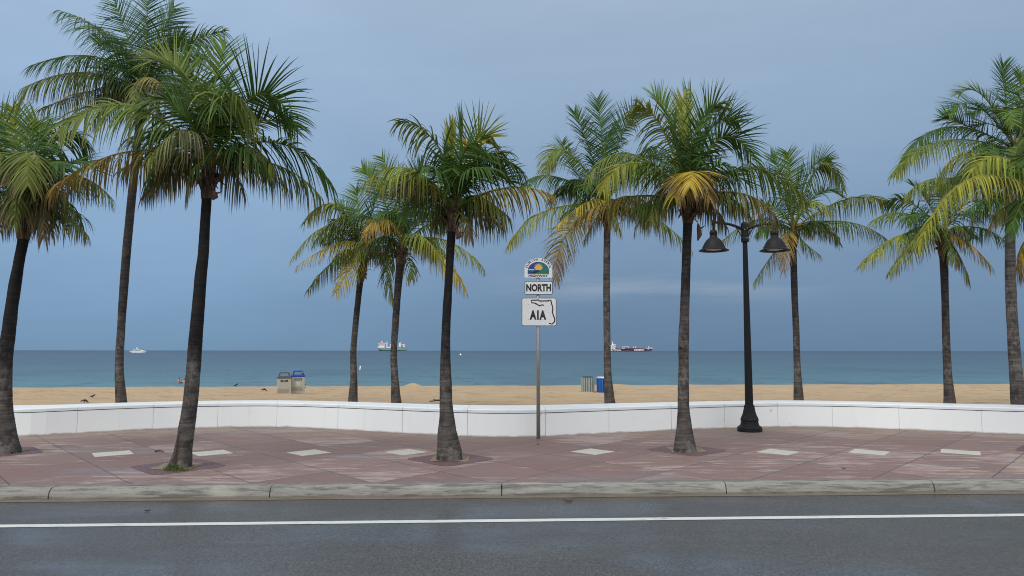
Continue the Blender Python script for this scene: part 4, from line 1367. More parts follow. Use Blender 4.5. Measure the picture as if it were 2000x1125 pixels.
def stick(name, a, b, r, label, cat, fork=True):
    mb = MB()
    a, b = V(a), V(b)
    mid = a.lerp(b, 0.5) + V((0, 0.02, 0.02))
    mb.tube([a, mid, b], [r, r * 0.9, r * 0.4], 6)
    if fork:
        mb.tube([mid, mid + (b - a) * 0.3 + V((0, 0.05, 0.06))], [r * 0.7, r * 0.2], 5)
        mb.tube([a.lerp(b, 0.7), a.lerp(b, 0.95) + V((0, -0.05, 0.03))], [r * 0.5, r * 0.2], 5)
    c = a.lerp(b, 0.5)
    tag(mb.build(name, ML['twig'], loc=(c.x, c.y, c.z - r)), label, cat)


ta, tb = G(866, 783, 0.0), G(839, 784.5, 0.0)
stick('dry_twig', (ta.x, ta.y, sand_z(ta.x, ta.y) + 0.06), (tb.x, tb.y, sand_z(tb.x, tb.y) + 0.06), 0.035, 'reddish brown dry twig on the sand beside the spear leaf palm', 'twig')
ta, tb = G(303, 883.5), G(320, 884.5)
stick('bark_strip', (ta.x, ta.y, 0.02), (tb.x, tb.y, 0.02), 0.018, 'dark bark strip lying on the pavement left of the hollow palm', 'debris', False)


def leaf_litter(px, py, z, s, label):
    c = G(px, py, z)
    mb = MB()
    r = random.Random(int(px))
    a = r.uniform(-0.4, 0.4)
    n = 7
    vs = []
    for i in range(n):
        t = i / (n - 1)
        w = s * 0.2 * math.sin(math.pi * (0.08 + 0.9 * t))
        x = (t - 0.5) * s
        zz = 0.006 + s * 0.12 * (2 * t - 1) ** 2
        vs += [(x * math.cos(a) + w * math.sin(a), x * math.sin(a) - w * math.cos(a), zz + 0.01), (x * math.cos(a), x * math.sin(a), zz), (x * math.cos(a) - w * math.sin(a), x * math.sin(a) + w * math.cos(a), zz + 0.012)]
    mb.add(vs, [(3 * i + k, 3 * i + 3 + k, 3 * i + 4 + k, 3 * i + 1 + k) for i in range(n - 1) for k in (0, 1)])
    o = mb.build('fallen_leaf', ML['twig'])
    o.location = c
    tag(o, label, 'leaf', 'fallen leaves')


leaf_litter(1110, 980, ZR, 0.12, 'dark curled leaf on the road just below the kerb')
leaf_litter(1648, 916, 0, 0.07, 'tiny dark leaf on the pavement near the kerb at right')
leaf_litter(1051, 869, 0, 0.06, 'tiny dark leaf on the pavement right below the sign post foot')
leaf_litter(288, 999, ZR, 0.07, 'small dark leaf on the road at left between kerb and white line')

# ------------------------------------------------------------------ lamp post
def lamp():
    y = D(1464.5, 842.5)
    s = y / F
    foot = P(1464.5, 843, y)
    t = thing('street_lamp', 'tall black street lamp with two bell shaped shades on curved arms', 'street lamp', (foot.x, y, 0))

    def lx(px, py):
        return P(px, py, y).x - foot.x

    def lz(py, px=1460):
        return P(px, py, y).z
    b = MB()
    w = s / 2.5                     # crop pixels to metres
    pr = [(60, 1085), (60, 1066), (56, 1061), (47, 1056), (44, 1050), (42, 1036), (44, 1030), (41, 1020), (36, 1010), (31, 997), (27.5, 980), (25, 966), (25, 962), (22, 959)]
    b.lathe([(r * w * 0.97, max(0, (1085 - v) * w)) for r, v in pr], n=40, flute=(0.3, 0.66, 0.94))
    b.build('post_base', ML['black'], t, smooth=False)
    p = MB()
    ztop = lz(437)
    zb = (1085 - 962) * w
    zc = lz(474)
    p.lathe([(19.5 * w, zb), (18.8 * w, zb + 0.3), (11.2 * w, zc), (10.8 * w, ztop - 0.05)], n=32, flute=(zb, zc + 0.05, 0.93))
    p.build('post', ML['black'], t)
    h = MB()
    hb, ht = lz(473), lz(433)
    h.lathe([(0.085, hb), (0.094, hb + 0.02), (0.094, hb + 0.1), (0.086, hb + 0.115), (0.086, hb + 0.28), (0.096, hb + 0.3), (0.096, ht - 0.06), (0.08, ht - 0.03), (0.04, ht - 0.004), (0.01, ht)], n=16)
    hub = h.build('arm_bracket', ML['black'], t)
    bt = MB()
    for dx, z in ((-0.03, lz(450)), (0.02, lz(466)), (0.035, lz(447))):
        bt.lathe([(0.013, -0.006), (0.013, 0.01), (0.006, 0.014)], (dx, -0.1, z), 8)
    bt.build('bolt', ML['bolt'], hub)
    zr0 = lz(447)
    for sg, xe, ze in ((-1, lx(1393, 435), lz(434.5)), (1, lx(1512, 436), lz(436.5))):
        a = MB()
        pts = []
        for k in range(13):
            u = k / 12
            x = sg * 0.07 + (xe - sg * 0.07) * u
            z = zr0 + (ze - zr0) * (1 - (1 - u) ** 2.2)
            pts.append((x, 0, z))
        a.tube(pts, [0.036 - 0.006 * k / 12 for k in range(13)], 10)
        a.tube([(xe, 0, ze + 0.06), (xe, 0, ze - 0.07)], 0.048, 12)
        a.tube([(xe, 0, ze - 0.06), (xe, 0, lz(449.5))], 0.026, 10)
        q = []
        for k in range(9):
            u = k / 8
            q.append((sg * 0.08 + (xe * 0.45 - sg * 0.08) * u, 0, lz(463) + (ze - 0.05 - lz(463)) * (1 - (1 - u) ** 2.0)))
        a.tube(q, 0.012, 6)
        a.build('arm', ML['black'], t, smooth=True)
        sh = MB()
        rim = lz(490)
        top = lz(448.5)
        H = top - rim
        rr = 0.366
        prf = [(0.028, H), (0.06, 0.985 * H), (0.088, 0.92 * H), (0.096, 0.85 * H), (0.096, 0.79 * H), (0.088, 0.78 * H), (0.088, 0.67 * H), (0.099, 0.655 * H), (0.099, 0.615 * H), (0.135, 0.575 * H), (0.175, 0.50 * H), (0.207, 0.41 * H),
               (0.238, 0.31 * H), (0.26, 0.21 * H), (0.272, 0.195 * H), (0.277, 0.12 * H), (0.30, 0.085 * H), (rr, 0.02 * H), (rr, 0.0), (rr - 0.012, -0.002), (0.28, 0.06 * H), (0.25, 0.16 * H), (0.19, 0.38 * H), (0.05, 0.5 * H)]
        sh.lathe(prf, (xe, 0, rim), 36)
        so = sh.build('lamp_shade', ML['black'], t, smooth=True)
        gl = MB()
        gl.lathe([(0.01, 0.03 * H), (0.12, 0.035 * H), (0.19, 0.06 * H), (0.24, 0.12 * H), (0.02, 0.125 * H)], (xe, 0, rim), 28)
        gl.build('lens', ML['glass'], so, smooth=True)


lamp()

# ------------------------------------------------------------------ road sign
def sign():
    y = D(1051.5, 857.5)
    s = y / F
    foot = P(1051.5, 857.5, y)
    t = thing('road_sign', 'three white highway signs stacked on one grey metal post', 'road sign', (foot.x, y, 0))

    def X(px):
        return (px - 1051.5) * s

    def Z(py):
        return P(1051.5, py, y).z
    pm = MB()
    pm.tube([(0, 0, -0.02), (0, 0, Z(512))], 0.043, 16)
    post = pm.build('post', ML['steel'], t, smooth=True)
    cb = MB()
    for zz in (516, 538, 553, 571, 592, 625):
        cb.box((-0.05, -0.052, Z(zz) - 0.012), (0.05, 0.052, Z(zz) + 0.012))
    cb.build('clamp', ML['steel'], post)
    k = 6.614

    def cx(u):
        return X(980 + u / k)

    def cz(v):
        return Z(490 + v / k)
    yf = -0.056                     # front face of the sheets

    def panel(name, poly):
        m = MB()
        m.prism(poly, yf, yf + 0.004)
        return m.build(name, ML['sheet'], t)

    def letters(mb, txt, u0, v0, u1, v1, off, yy):
        vs, fs, w, h = text_geo(txt, 0.3, 1.0, 0.0)
        vs2, fs2, w2, h2 = text_geo(txt, 0.3, 1.0, off)
        sx, sz = (cx(u1) - cx(u0)) / w2, (cz(v0) - cz(v1)) / h2
        ox, oz = (cx(u0) + cx(u1)) / 2, (cz(v0) + cz(v1)) / 2
        mb.add([(a * sx + ox, yy, c * sz + oz) for a, _, c in vs2], fs2)

    def border(parent, x0, z0, x1, z1, r, ins, w):
        o, i = rrect(x0 + ins, z0 + ins, x1 - ins, z1 - ins, r - ins), rrect(x0 + ins + w, z0 + ins + w, x1 - ins - w, z1 - ins - w, r - ins - w)
        m = MB()
        n = len(o)
        m.add([(x, yf - 0.0015, z) for x, z in o] + [(x, yf - 0.0015, z) for x, z in i], [(a, (a + 1) % n, n + (a + 1) % n, n + a) for a in range(n)])
        m.build('border', ML['ink'], parent)

    # direction plate
    x0, x1, z1, z0 = cx(297), cx(661), cz(391), cz(569)
    d = panel('direction_plate', rrect(x0, z0, x1, z1, 0.04))
    border(d, x0, z0, x1, z1, 0.04, 0.002, 0.013)
    m = MB()
    letters(m, 'NORTH', 318, 430, 640, 528, 0.014, yf - 0.002)
    m.build('lettering', ML['ink'], d)
    # route plate
    x0, x1, z1, z0 = cx(259), cx(709), cz(606), cz(973)
    d = panel('route_plate', rrect(x0, z0, x1, z1, 0.045))
    border(d, x0, z0, x1, z1, 0.045, 0.002, 0.013)
    m = MB()
    letters(m, 'A1A', 362, 768, 576, 892, 0.015, yf - 0.002)
    m.build('lettering', ML['ink'], d)
    m = MB()
    out = [(540, 705), (525, 698), (490, 712), (435, 678), (390, 672), (382, 640), (480, 637), (487, 650), (604, 648), (610, 640), (635, 640), (662, 745), (655, 790), (668, 835), (685, 875), (683, 915), (650, 947), (618, 938)]
    stroke(m, [(cx(u), cz(v)) for u, v in out], 0.027, yf - 0.002)
    for i, (u, v) in enumerate(out):
        flat(m, [(cx(u) + 0.0135 * math.cos(j * 0.785), cz(v) + 0.0135 * math.sin(j * 0.785)) for j in range(8)], yf - 0.0021 - 0.0001 * (i % 3))
    m.build('state_outline', ML['ink'], d)
    bl = MB()
    for u, v in ((347, 693), (622, 697), (347, 887), (622, 890), (440, 693), (533, 890), (440, 890)):
        bl.prism([(cx(u) + 0.006 * math.cos(j * 1.047), cz(v) + 0.006 * math.sin(j * 1.047)) for j in range(6)], yf - 0.006, yf)
    bl.build('rivet', ML['steel'], d)
    # scenic plate
    xc = cx(477)
    hw = (cx(657) - cx(297)) / 2
    zb, zs, zt = cz(348), cz(232), cz(97)
    arch = [(xc - hw, zb), (xc + hw, zb)] + [(xc + hw * math.cos(rad(a)), zs + (zt - zs) * math.sin(rad(a))) for a in range(0, 181, 9)]
    d = panel('scenic_plate', arch)
    # picture
    pb, ps, pt = cz(300), cz(265), cz(145)
    pw_ = (cx(615) - cx(338)) / 2
    xm = cx(476.5)

    def half(a0, a1, yy, extra_pts):
        return [(xm + pw_ * math.cos(rad(a)), ps + (pt - ps) * math.sin(rad(a))) for a in range(a0, a1 + 1, 6)] + extra_pts
    m = MB()
    flat(m, half(84, 180, 0, [(xm - pw_, pb), (xm, pb)]), yf - 0.001)
    pic = m.build('sky_picture', ML['sblue'], d)
    m = MB()
    flat(m, half(0, 84, 0, [(xm, pb), (xm + pw_, pb)]), yf - 0.001)
    m.build('coast_picture', ML['steal'], d)
    m = MB()
    flat(m, [(cx(430), cz(300)), (cx(612), cz(300)), (cx(612), cz(268)), (cx(560), cz(262)), (cx(490), cz(264))], yf - 0.002)
    flat(m, [(cx(342), cz(268)), (cx(342), cz(258)), (cx(375), cz(250)), (cx(420), cz(257)), (cx(430), cz(270))], yf - 0.0022)
    m.build('hills', ML['sgreen'], d)
    m = MB()
    flat(m, [(cx(342), cz(252)), (cx(350), cz(243)), (cx(372), cz(236)), (cx(395), cz(243)), (cx(415), cz(240)), (cx(428), cz(250)), (cx(400), cz(256)), (cx(365), cz(250))], yf - 0.0016)
    m.build('cloud', ML['scloud'], d)
    m = MB()
    sxx, szz = cx(477), cz(222)
    rr = (cx(522) - cx(434)) / 2
    disc = [(sxx + rr * math.cos(rad(a)), szz + rr * math.sin(rad(a))) for a in range(-40, 221, 10)]
    flat(m, disc, yf - 0.0025)
    for i in range(11):
        a = rad(-15 + 210 * i / 10)
        for_ = 0.11
        flat(m, [(sxx + rr * 1.03 * math.cos(a - for_), szz + rr * 1.03 * math.sin(a - for_)), (sxx + rr * 1.42 * math.cos(a), szz + rr * 1.42 * math.sin(a)), (sxx + rr * 1.03 * math.cos(a + for_), szz + rr * 1.03 * math.sin(a + for_))], yf - 0.0024)
    m.build('sun', ML['syellow'], d)
    m = MB()
    flat(m, [(cx(400), cz(299)), (cx(352), cz(299)), (cx(425), cz(266)), (cx(495), cz(262)), (cx(470), cz(278))], yf - 0.003)
    m.build('lane', ML['ink'], d)
    m = MB()
    letters(m, 'HIGHWAY', 349, 308, 604, 341, 0.013, yf - 0.002)
    word = 'FLORIDA SCENIC'
    n = len(word)
    ra = hw * 0.85
    rz_ = (zt - zs) * 0.85
    for i, ch in enumerate(word):
        if ch == ' ':
            continue
        a = rad(172 - 164 * i / (n - 1))
        vs, fs, w, h = text_geo(ch, 0.085, 0.9, 0.0042)
        px_, pz_ = xc + ra * math.cos(a), zs + 0.008 + rz_ * math.sin(a)
        ro = a - math.pi / 2
        sc = 0.05 / max(h, 0.05)
        m.add([((u * math.cos(ro) - v * math.sin(ro)) * sc + px_, yf - 0.002, (u * math.sin(ro) + v * math.cos(ro)) * sc + pz_) for u, _, v in vs], fs)
    m.build('lettering', ML['ink'], d)


sign()

# ------------------------------------------------------------------ bins on the beach
def twin_bin(px0, px1, base_py, lid, label, recycle):
    yb = 33.4
    y = yb
    s = y / F
    c = G((px0 + px1) / 2, base_py)
    y = c.y
    s = y / F
    z0 = sand_z(c.x, y) - 0.02
    w = (px1 - px0) * s
    t = thing('litter_bin', label, 'bin', (c.x, y, z0), 'beige beach litter bins', rz=math.atan2(-c.x, y))
    hb = 33.5 * s
    dp = 0.62
    m = MB()
    m.prism([(-w / 2, 0.03), (w / 2 - 0.005, 0.03), (w / 2 - 0.02, hb), (-w / 2 + 0.015, hb)], -dp / 2, dp / 2)
    m.prism([(-w / 2 + 0.03, 0), (w / 2 - 0.03, 0), (w / 2 - 0.03, 0.03), (-w / 2 + 0.03, 0.03)], -dp / 2 + 0.03, dp / 2 - 0.03)
    b = m.build('bin_body', ML['bin'], t, bevel=0.02)
    f = -dp / 2
    m = MB()
    m.prism([(-w / 2 + 0.05, 7.2 * s), (w / 2 - 0.10, 7.2 * s), (w / 2 - 0.10, 14 * s), (-w / 2 + 0.05, 14 * s)], f - 0.008, f + 0.02)
    m.build('panel', ML['bin2'], b)
    m = MB()
    m.prism([(-0.15, 27.6 * s), (0.16, 27.6 * s), (0.16, 31 * s), (-0.15, 31 * s)], f - 0.010, f + 0.02)
    pl = m.build('name_plate', ML['plate'], b)
    vs, fs, tw, th = text_geo('RECYCLE' if recycle else 'TRASH', 0.05, 1, 0.001)
    m = MB()
    m.add([(v[0] * (0.24 / tw if recycle else 0.13 / tw), f - 0.0125, v[2] + 29.3 * s) for v in vs], fs)
    m.build('lettering', ML['disc'], pl)
    if recycle:
        m = MB()
        m.prism([(0.0 + 0.105 * math.cos(rad(a)), 20 * s + 0.105 * math.sin(rad(a))) for a in range(0, 360, 15)], f - 0.010, f + 0.02)
        dsc = m.build('sticker', ML['disc'], b)
        m = MB()
        for k in range(3):
            a0 = 90 + 120 * k
            stroke(m, [(0.055 * math.cos(rad(a0 + q)), 20 * s + 0.055 * math.sin(rad(a0 + q))) for q in range(10, 91, 20)], 0.018, f - 0.0125)
            a = rad(a0 + 100)
            flat(m, [(0.055 * math.cos(a) + 0.024 * math.cos(a + g_), 20 * s + 0.055 * math.sin(a) + 0.024 * math.sin(a + g_)) for g_ in (1.57, 0, 3.14)], f - 0.013)
        m.build('recycling_arrows', ML['discink'], dsc)
        m = MB()
        for zz in (17, 23):
            m.box((w / 2 - 0.02, -0.05, (zz - 5) * s), (w / 2 + 0.03, 0.05, (zz - 3.6) * s))
        m.build('latch', ML['ink'], b)
    m = MB()
    lw = w - 0.02
    m.prism([(-lw / 2, hb), (lw / 2, hb), (lw / 2 - 0.01, hb + 4 * s), (-lw / 2 + 0.01, hb + 4 * s)], -dp / 2 - 0.01, dp / 2 + 0.01)
    l = m.build('lid', ML[lid], t, bevel=0.015)
    # arched hood with a drop opening right through it
    m = MB()
    zb, zt = hb + 4 * s, hb + 12.2 * s
    o = [(-lw / 2 + 0.05, zb), (-lw / 2 + 0.09, zt - 0.03), (-lw / 2 + 0.12, zt), (lw / 2 - 0.12, zt), (lw / 2 - 0.09, zt - 0.03), (lw / 2 - 0.04, zb)]
    i = [(-lw / 2 + 0.11, zb), (-lw / 2 + 0.145, zt - 0.06), (-lw / 2 + 0.16, zt - 0.05), (lw / 2 - 0.17, zt - 0.05), (lw / 2 - 0.15, zt - 0.06), (lw / 2 - 0.11, zb)]
    for k in range(5):
        m.prism([o[k], o[k + 1], i[k + 1], i[k]], -dp / 2 + 0.05, dp / 2 - 0.05)
    m.build('hood', ML[lid], l)
    if recycle:
        m = MB()
        m.prism([(lw / 2 - 0.14 + 0.055 * math.cos(rad(a)), zb + 0.10 + 0.07 * math.sin(rad(a))) for a in range(0, 360, 20)], -dp / 2 + 0.03, -dp / 2 + 0.045)
        m.build('round_badge', ML['red'], l)
        m = MB()
        m.prism([(lw / 2 - 0.14 + 0.025 * math.cos(rad(a)), zb + 0.11 + 0.03 * math.sin(rad(a))) for a in range(0, 360, 30)], -dp / 2 + 0.025, -dp / 2 + 0.035)
        m.build('badge_centre', ML['disc'], l)


twin_bin(540.6, 568.0, 770, 'lidg', 'beige litter bin with a slate grey hooded lid, left of its twin on the sand', False)
twin_bin(568.2, 594.8, 768.9, 'lidb', 'beige recycling bin with a bright blue hooded lid and round mint sticker', True)


def barrel(px, base_py, mat, label, bag, r=0.305, h=0.70):
    c = G(px, base_py)
    z0 = sand_z(c.x, c.y) - 0.02
    t = thing('slatted_barrel', label, 'bin', (c.x, c.y, z0), 'slatted beach barrels')
    m = MB()
    m.lathe([(r * 0.93, 0.02), (r * 0.93, h - 0.03)], n=28)
    m.build('liner', ML['slatd'], t, smooth=False)
    for k in range(16):
        a = 2 * math.pi * (k + 0.3) / 16
        m = MB()
        ca, sa = math.cos(a), math.sin(a)
        w = 0.045
        vs = []
        for z in (0.0, h):
            for dr, dw in ((0, -w), (0.022, -w * 0.8), (0.022, w * 0.8), (0, w)):
                vs.append(((r - 0.015 + dr) * ca - dw * sa, (r - 0.015 + dr) * sa + dw * ca, z))
        m.add(vs, [(0, 1, 5, 4), (1, 2, 6, 5), (2, 3, 7, 6), (3, 0, 4, 7), (4, 5, 6, 7), (3, 2, 1, 0)])
        m.build('slat', ML[mat], t)
    m = MB()
    if bag:
        m.lathe([(r * 0.95, h - 0.05), (r * 1.0, h + 0.0), (r * 0.99, h + 0.035), (r * 0.86, h + 0.05), (r * 0.8, h - 0.1)], n=20)
        m.tube([(r * 0.6, -r * 0.6, h + 0.02), (r * 0.8, -r * 0.62, h + 0.085), (r * 0.95, -r * 0.5, h + 0.06)], [0.05, 0.035, 0.01], 7)
        m.build('liner_bag', ML['bag'], t, smooth=True)
    else:
        m.lathe([(r * 0.9, h - 0.04), (r * 0.94, h + 0.02), (r * 0.84, h + 0.035), (r * 0.8, h - 0.15)], n=20)
        m.build('rim', ML['slatd'], t, smooth=True)


barrel(1148, 766, 'slat', 'grey green slatted litter barrel standing on the sand', False)
barrel(1178.5, 765.8, 'slatb', 'bright blue slatted barrel with a white liner, half behind a palm trunk', True)

# ------------------------------------------------------------------ birds
def bird(px, py, size, mat, label, face=1, peck=False, zoff=0.0):
    c = G(px, py)
    z = sand_z(c.x, c.y)
    t = thing('bird', label, 'bird', (c.x, c.y, z - 0.004 + zoff), 'dark birds on the beach', rz=0.35 if face > 0 else math.pi - 0.3)
    s = size
    if peck:
        sp = [(-0.52, 0.34, 0.02), (-0.36, 0.36, 0.07), (-0.18, 0.40, 0.135), (0.02, 0.42, 0.165), (0.20, 0.37, 0.135), (0.32, 0.27, 0.085), (0.40, 0.19, 0.07), (0.45, 0.12, 0.045)]
    else:
        sp = [(-0.55, 0.22, 0.018), (-0.40, 0.27, 0.06), (-0.22, 0.34, 0.125), (-0.02, 0.42, 0.17), (0.16, 0.50, 0.15), (0.27, 0.60, 0.09), (0.31, 0.70, 0.075), (0.35, 0.76, 0.06)]
    m = MB()
    m.tube([(x * s, 0, zz * s) for x, zz, r in sp], [r * s for x, zz, r in sp], 12)
    # folded wings lie along the sides
    for sd in (-1, 1):
        m.tube([(0.14 * s, sd * 0.12 * s, 0.46 * s), (-0.1 * s, sd * 0.15 * s, 0.40 * s), (-0.35 * s, sd * 0.07 * s, 0.30 * s), (-0.5 * s, sd * 0.02 * s, 0.25 * s)], [0.05 * s, 0.08 * s, 0.05 * s, 0.015 * s], 8)
    b = m.build('body', ML[mat], t, smooth=True)
    m = MB()
    hx, hz = sp[-1][0] * s, sp[-1][1] * s
    m.tube([(hx + 0.02 * s, 0, hz), (hx + 0.13 * s, 0, hz - 0.04 * s)], [0.022 * s, 0.006 * s], 6)
    m.build('beak', ML['beak'], t)
    for sd in (-1, 1):
        m = MB()
        m.tube([(0.0, sd * 0.07 * s, 0.30 * s), (-0.03 * s, sd * 0.07 * s, 0.15 * s), (0.0, sd * 0.07 * s, 0.01 * s)], [0.03 * s, 0.016 * s, 0.014 * s], 6)
        for q in (-0.5, 0, 0.5):
            m.tube([(0, sd * 0.07 * s, 0.012 * s), (0.10 * s * math.cos(q), sd * 0.07 * s + 0.10 * s * math.sin(q), 0.008 * s)], [0.012 * s, 0.006 * s], 5)
        m.build('leg', ML['beak'], t)


bird(165, 787.3, 0.27, 'pigeon', 'dark pigeon crouching on the sand just above the wall at left', 1, True, 0.02)
bird(181, 777, 0.23, 'pigeonb', 'grey brown pigeon standing upright on the sand by the tallest palm', 1)
bird(461, 755.6, 0.26, 'crow', 'small black bird upright on the crest of the sand against the water', 1)
bird(515.5, 765.2, 0.28, 'pigeonb', 'brown pigeon feeding on the sand left of the twin bins', 1, True)

# ------------------------------------------------------------------ bathers
def skin_person(name, label, joints, edges, loc, rz):
    """one continuous body grown over a skeleton with the skin modifier"""
    me = bpy.data.meshes.new('person')
    me.from_pydata([j[0] for j in joints], edges, [])
    o = bpy.data.objects.new('person', me)
    COL.objects.link(o)
    md = o.modifiers.new('skin', 'SKIN')
    md.use_smooth_shade = True
    sk = me.skin_vertices[0].data if me.skin_vertices else None
    if sk is None:
        bm = bmesh.new()
        bm.from_mesh(me)
        bm.verts.layers.skin.verify()
        bm.to_mesh(me)
        bm.free()
        sk = me.skin_vertices[0].data
    for i, j in enumerate(joints):
        r = j[1]
        sk[i].radius = r if isinstance(r, tuple) else (r, r)
    sk[0].use_root = True
    sd = o.modifiers.new('smooth', 'SUBSURF')
    sd.levels = sd.render_levels = 1
    dg = bpy.context.evaluated_depsgraph_get()
    m2 = bpy.data.meshes.new_from_object(o.evaluated_get(dg))
    bpy.data.objects.remove(o)
    m2.materials.clear()
    m2.materials.append(ML['skin'])
    m2.polygons.foreach_set('use_smooth', [True] * len(m2.polygons))
    ob = bpy.data.objects.new('person', m2)
    COL.objects.link(ob)
    ob.location = loc
    ob.rotation_euler = (0, 0, rz)
    tag(ob, label, 'person', 'bathers in the shallow water')
    return ob


yb = 84.0
w1 = G(346.5, 748.5, SEA)
w2 = G(359.8, 747.6, SEA)
# joints: position, radius (metres above the water at this depth)
J1 = [((0, 0, -0.55), .15), ((0.02, 0, -0.2), .15), ((0.05, 0, 0.12), .17), ((0.13, 0, 0.36), .13), ((0.17, 0, 0.46), .06), ((0.20, -.01, 0.56), .085), ((0.22, -.01, 0.66), .08),
      ((0.10, -.2, 0.33), .07), ((0.26, -.26, 0.12), .05), ((0.5, -.2, 0.06), .04), ((0.62, -.18, 0.04), .035),
      ((0.10, .2, 0.33), .07), ((0.27, .26, 0.10), .05), ((0.5, .2, 0.02), .04),
      ((0.1, -.1, -0.75), .09), ((0.45, -.12, -0.45), .085), ((0.6, -.12, -0.95), .06), ((0.1, .1, -0.75), .09), ((0.45, .12, -0.45), .085), ((0.6, .12, -0.95), .06)]
E1 = [(0, 1), (1, 2), (2, 3), (3, 4), (4, 5), (5, 6), (3, 7), (7, 8), (8, 9), (9, 10), (3, 11), (11, 12), (12, 13), (0, 14), (14, 15), (15, 16), (0, 17), (17, 18), (18, 19)]
pa = skin_person('person', 'bare backed bather with dark hair crouching in the shallow water, left one', J1, E1, (w1.x, w1.y, SEA - 0.02), 0.15)
m = MB()
m.tube([(0.19, 0, 0.57), (0.21, 0, 0.66), (0.215, 0, 0.735)], [.06, .098, .05], 10)
m.build('hair', ML['hair'], pa, smooth=True)
m = MB()
m.tube([(0.36, -.20, 0.0), (0.48, -.24, 0.10), (0.62, -.24, 0.12)], [.08, .11, .07], 8)
m.build('swimwear', ML['suit'], pa, smooth=True)
J2 = [((0, 0, -0.6), .14), ((0, 0, -0.25), .14), ((0, 0, 0.0), .15), ((0.0, 0, 0.2), .13), ((0.0, 0, 0.29), .055), ((0.02, 0, 0.38), .08), ((0.02, 0, 0.48), .075),
      ((-0.2, -.03, 0.14), .06), ((-0.42, -.1, 0.05), .045), ((-0.65, -.14, 0.03), .035), ((0.2, -.03, 0.14), .06), ((0.34, -.12, -.03), .045), ((0.42, -.22, -.1), .035),
      ((-.09, 0, -0.85), .08), ((-.09, 0, -1.2), .06), ((.09, 0, -0.85), .08), ((.09, 0, -1.2), .06)]
E2 = [(0, 1), (1, 2), (2, 3), (3, 4), (4, 5), (5, 6), (3, 7), (7, 8), (8, 9), (3, 10), (10, 11), (11, 12), (0, 13), (13, 14), (0, 15), (15, 16)]
pb_ = skin_person('person', 'dark haired bather up to the chest in water, partly behind the slanting palm trunk', J2, E2, (w2.x, w2.y, SEA), 0.0)
m = MB()
m.tube([(0.02, 0, 0.38), (0.02, .01, 0.48), (0.02, 0, 0.55)], [.06, .092, .05], 10)
m.build('hair', ML['hair'], pb_, smooth=True)

# ------------------------------------------------------------------ buoys and vessels
c = G(703, 722.3, SEA)
s = c.y / F
m = MB()
m.lathe([(0.10, -0.3), (0.13, 0.0), (0.15, 0.12), (0.145, 0.75), (0.12, 0.83), (0.03, 0.86)], n=16)
o = m.build('marker_buoy', ML['buoy'], smooth=True)
o.location = (c.x, c.y, SEA)
o.rotation_euler = (0, 0.12, 0)
tag(o, 'white upright marker buoy floating off the beach, left of the paired palms', 'buoy')
c = G(899.5, 693.8, SEA)
m = MB()
m.lathe([(0.3, -0.4), (0.8, -0.1), (0.95, 0.3), (0.7, 0.8), (0.25, 1.0), (0.12, 1.7)], n=14)
o = m.build('marker_buoy', ML['buoy'], smooth=True)
o.location = (c.x, c.y, SEA)
tag(o, 'tiny round white buoy far out on the water, left of the road sign', 'buoy')


class Ship:
    """profile coordinates in crop pixels, turned into metres at the ship's distance"""
    def __init__(s, x0, y0, k, dist, wl, name, label, cat, centre):
        s.x0, s.y0, s.k, s.d, s.wl = x0, y0, k, dist, wl
        s.c = centre
        s.m = dist / F / k
        p = P(x0 + centre / k, 684, dist)
        s.t = thing(name, label, cat, (p.x, dist, SEA))

    def x(s, u):
        return (u - s.c) * s.m

    def z(s, v):
        return (s.wl - v) * s.m

    def part(s, name, mat, polys, b0, b1, parent=None):
        m = MB()
        for p in polys:
            m.prism([(s.x(u), s.z(v)) for u, v in p], b0, b1)
        return m.build(name, ML[mat], parent or s.t)

    def hull(s, name, mat, top, bot, beam, parent=None):
        """loft: sections along the length, pinched at bow and stern; top and bot are lists of (u, v)"""
        def at(ls, u):
            for (a, b), (c_, d) in zip(ls[:-1], ls[1:]):
                if a <= u <= c_:
                    return b + (d - b) * (u - a) / (c_ - a)
            return ls[-1][1] if u > ls[-1][0] else ls[0][1]
        us0, us1 = top[0][0], top[-1][0]
        bs0, bs1 = bot[0][0], bot[-1][0]
        N = 24
        m = MB()
        vs = []
        for i in range(N + 1):
            f = i / N
            pin = min(1, (0.25 + 6 * f)) * min(1, (0.06 + 5.0 * (1 - f)) ** 0.7)
            ut, ub = us0 + (us1 - us0) * f, bs0 + (bs1 - bs0) * f
            for u, v, q in ((ut, at(top, ut), 1.0), (ub, at(bot, ub), 0.82)):
                for sd in (-1, 1):
                    vs.append((s.x(u), sd * beam / 2 * pin * q, s.z(v)))
        fs = []
        for i in range(N):
            a, b = i * 4, i * 4 + 4
            fs += [(a, a + 2, b + 2, b), (a + 1, b + 1, b + 3, a + 3), (a, b, b + 1, a + 1), (a + 2, a + 3, b + 3, b + 2)]
        fs += [(0, 1, 3, 2), (N * 4, N * 4 + 2, N * 4 + 3, N * 4 + 1)]
        m.add(vs, fs)
        return m.build(name, ML[mat], parent or s.t)

    def text(s, txt, u0, v0, u1, v1, yy, mat, parent, off=0.012):
        vs, fs, w, h = text_geo(txt, 0.3, 1.0, off)
        sx, sz = (s.x(u1) - s.x(u0)) / w, (s.z(v0) - s.z(v1)) / h
        ox, oz = (s.x(u0) + s.x(u1)) / 2, (s.z(v0) + s.z(v1)) / 2
        m = MB()
        m.add([(a * sx + ox, yy, c_ * sz + oz) for a, _, c_ in vs], fs)
        m.build('lettering', ML[mat], parent)


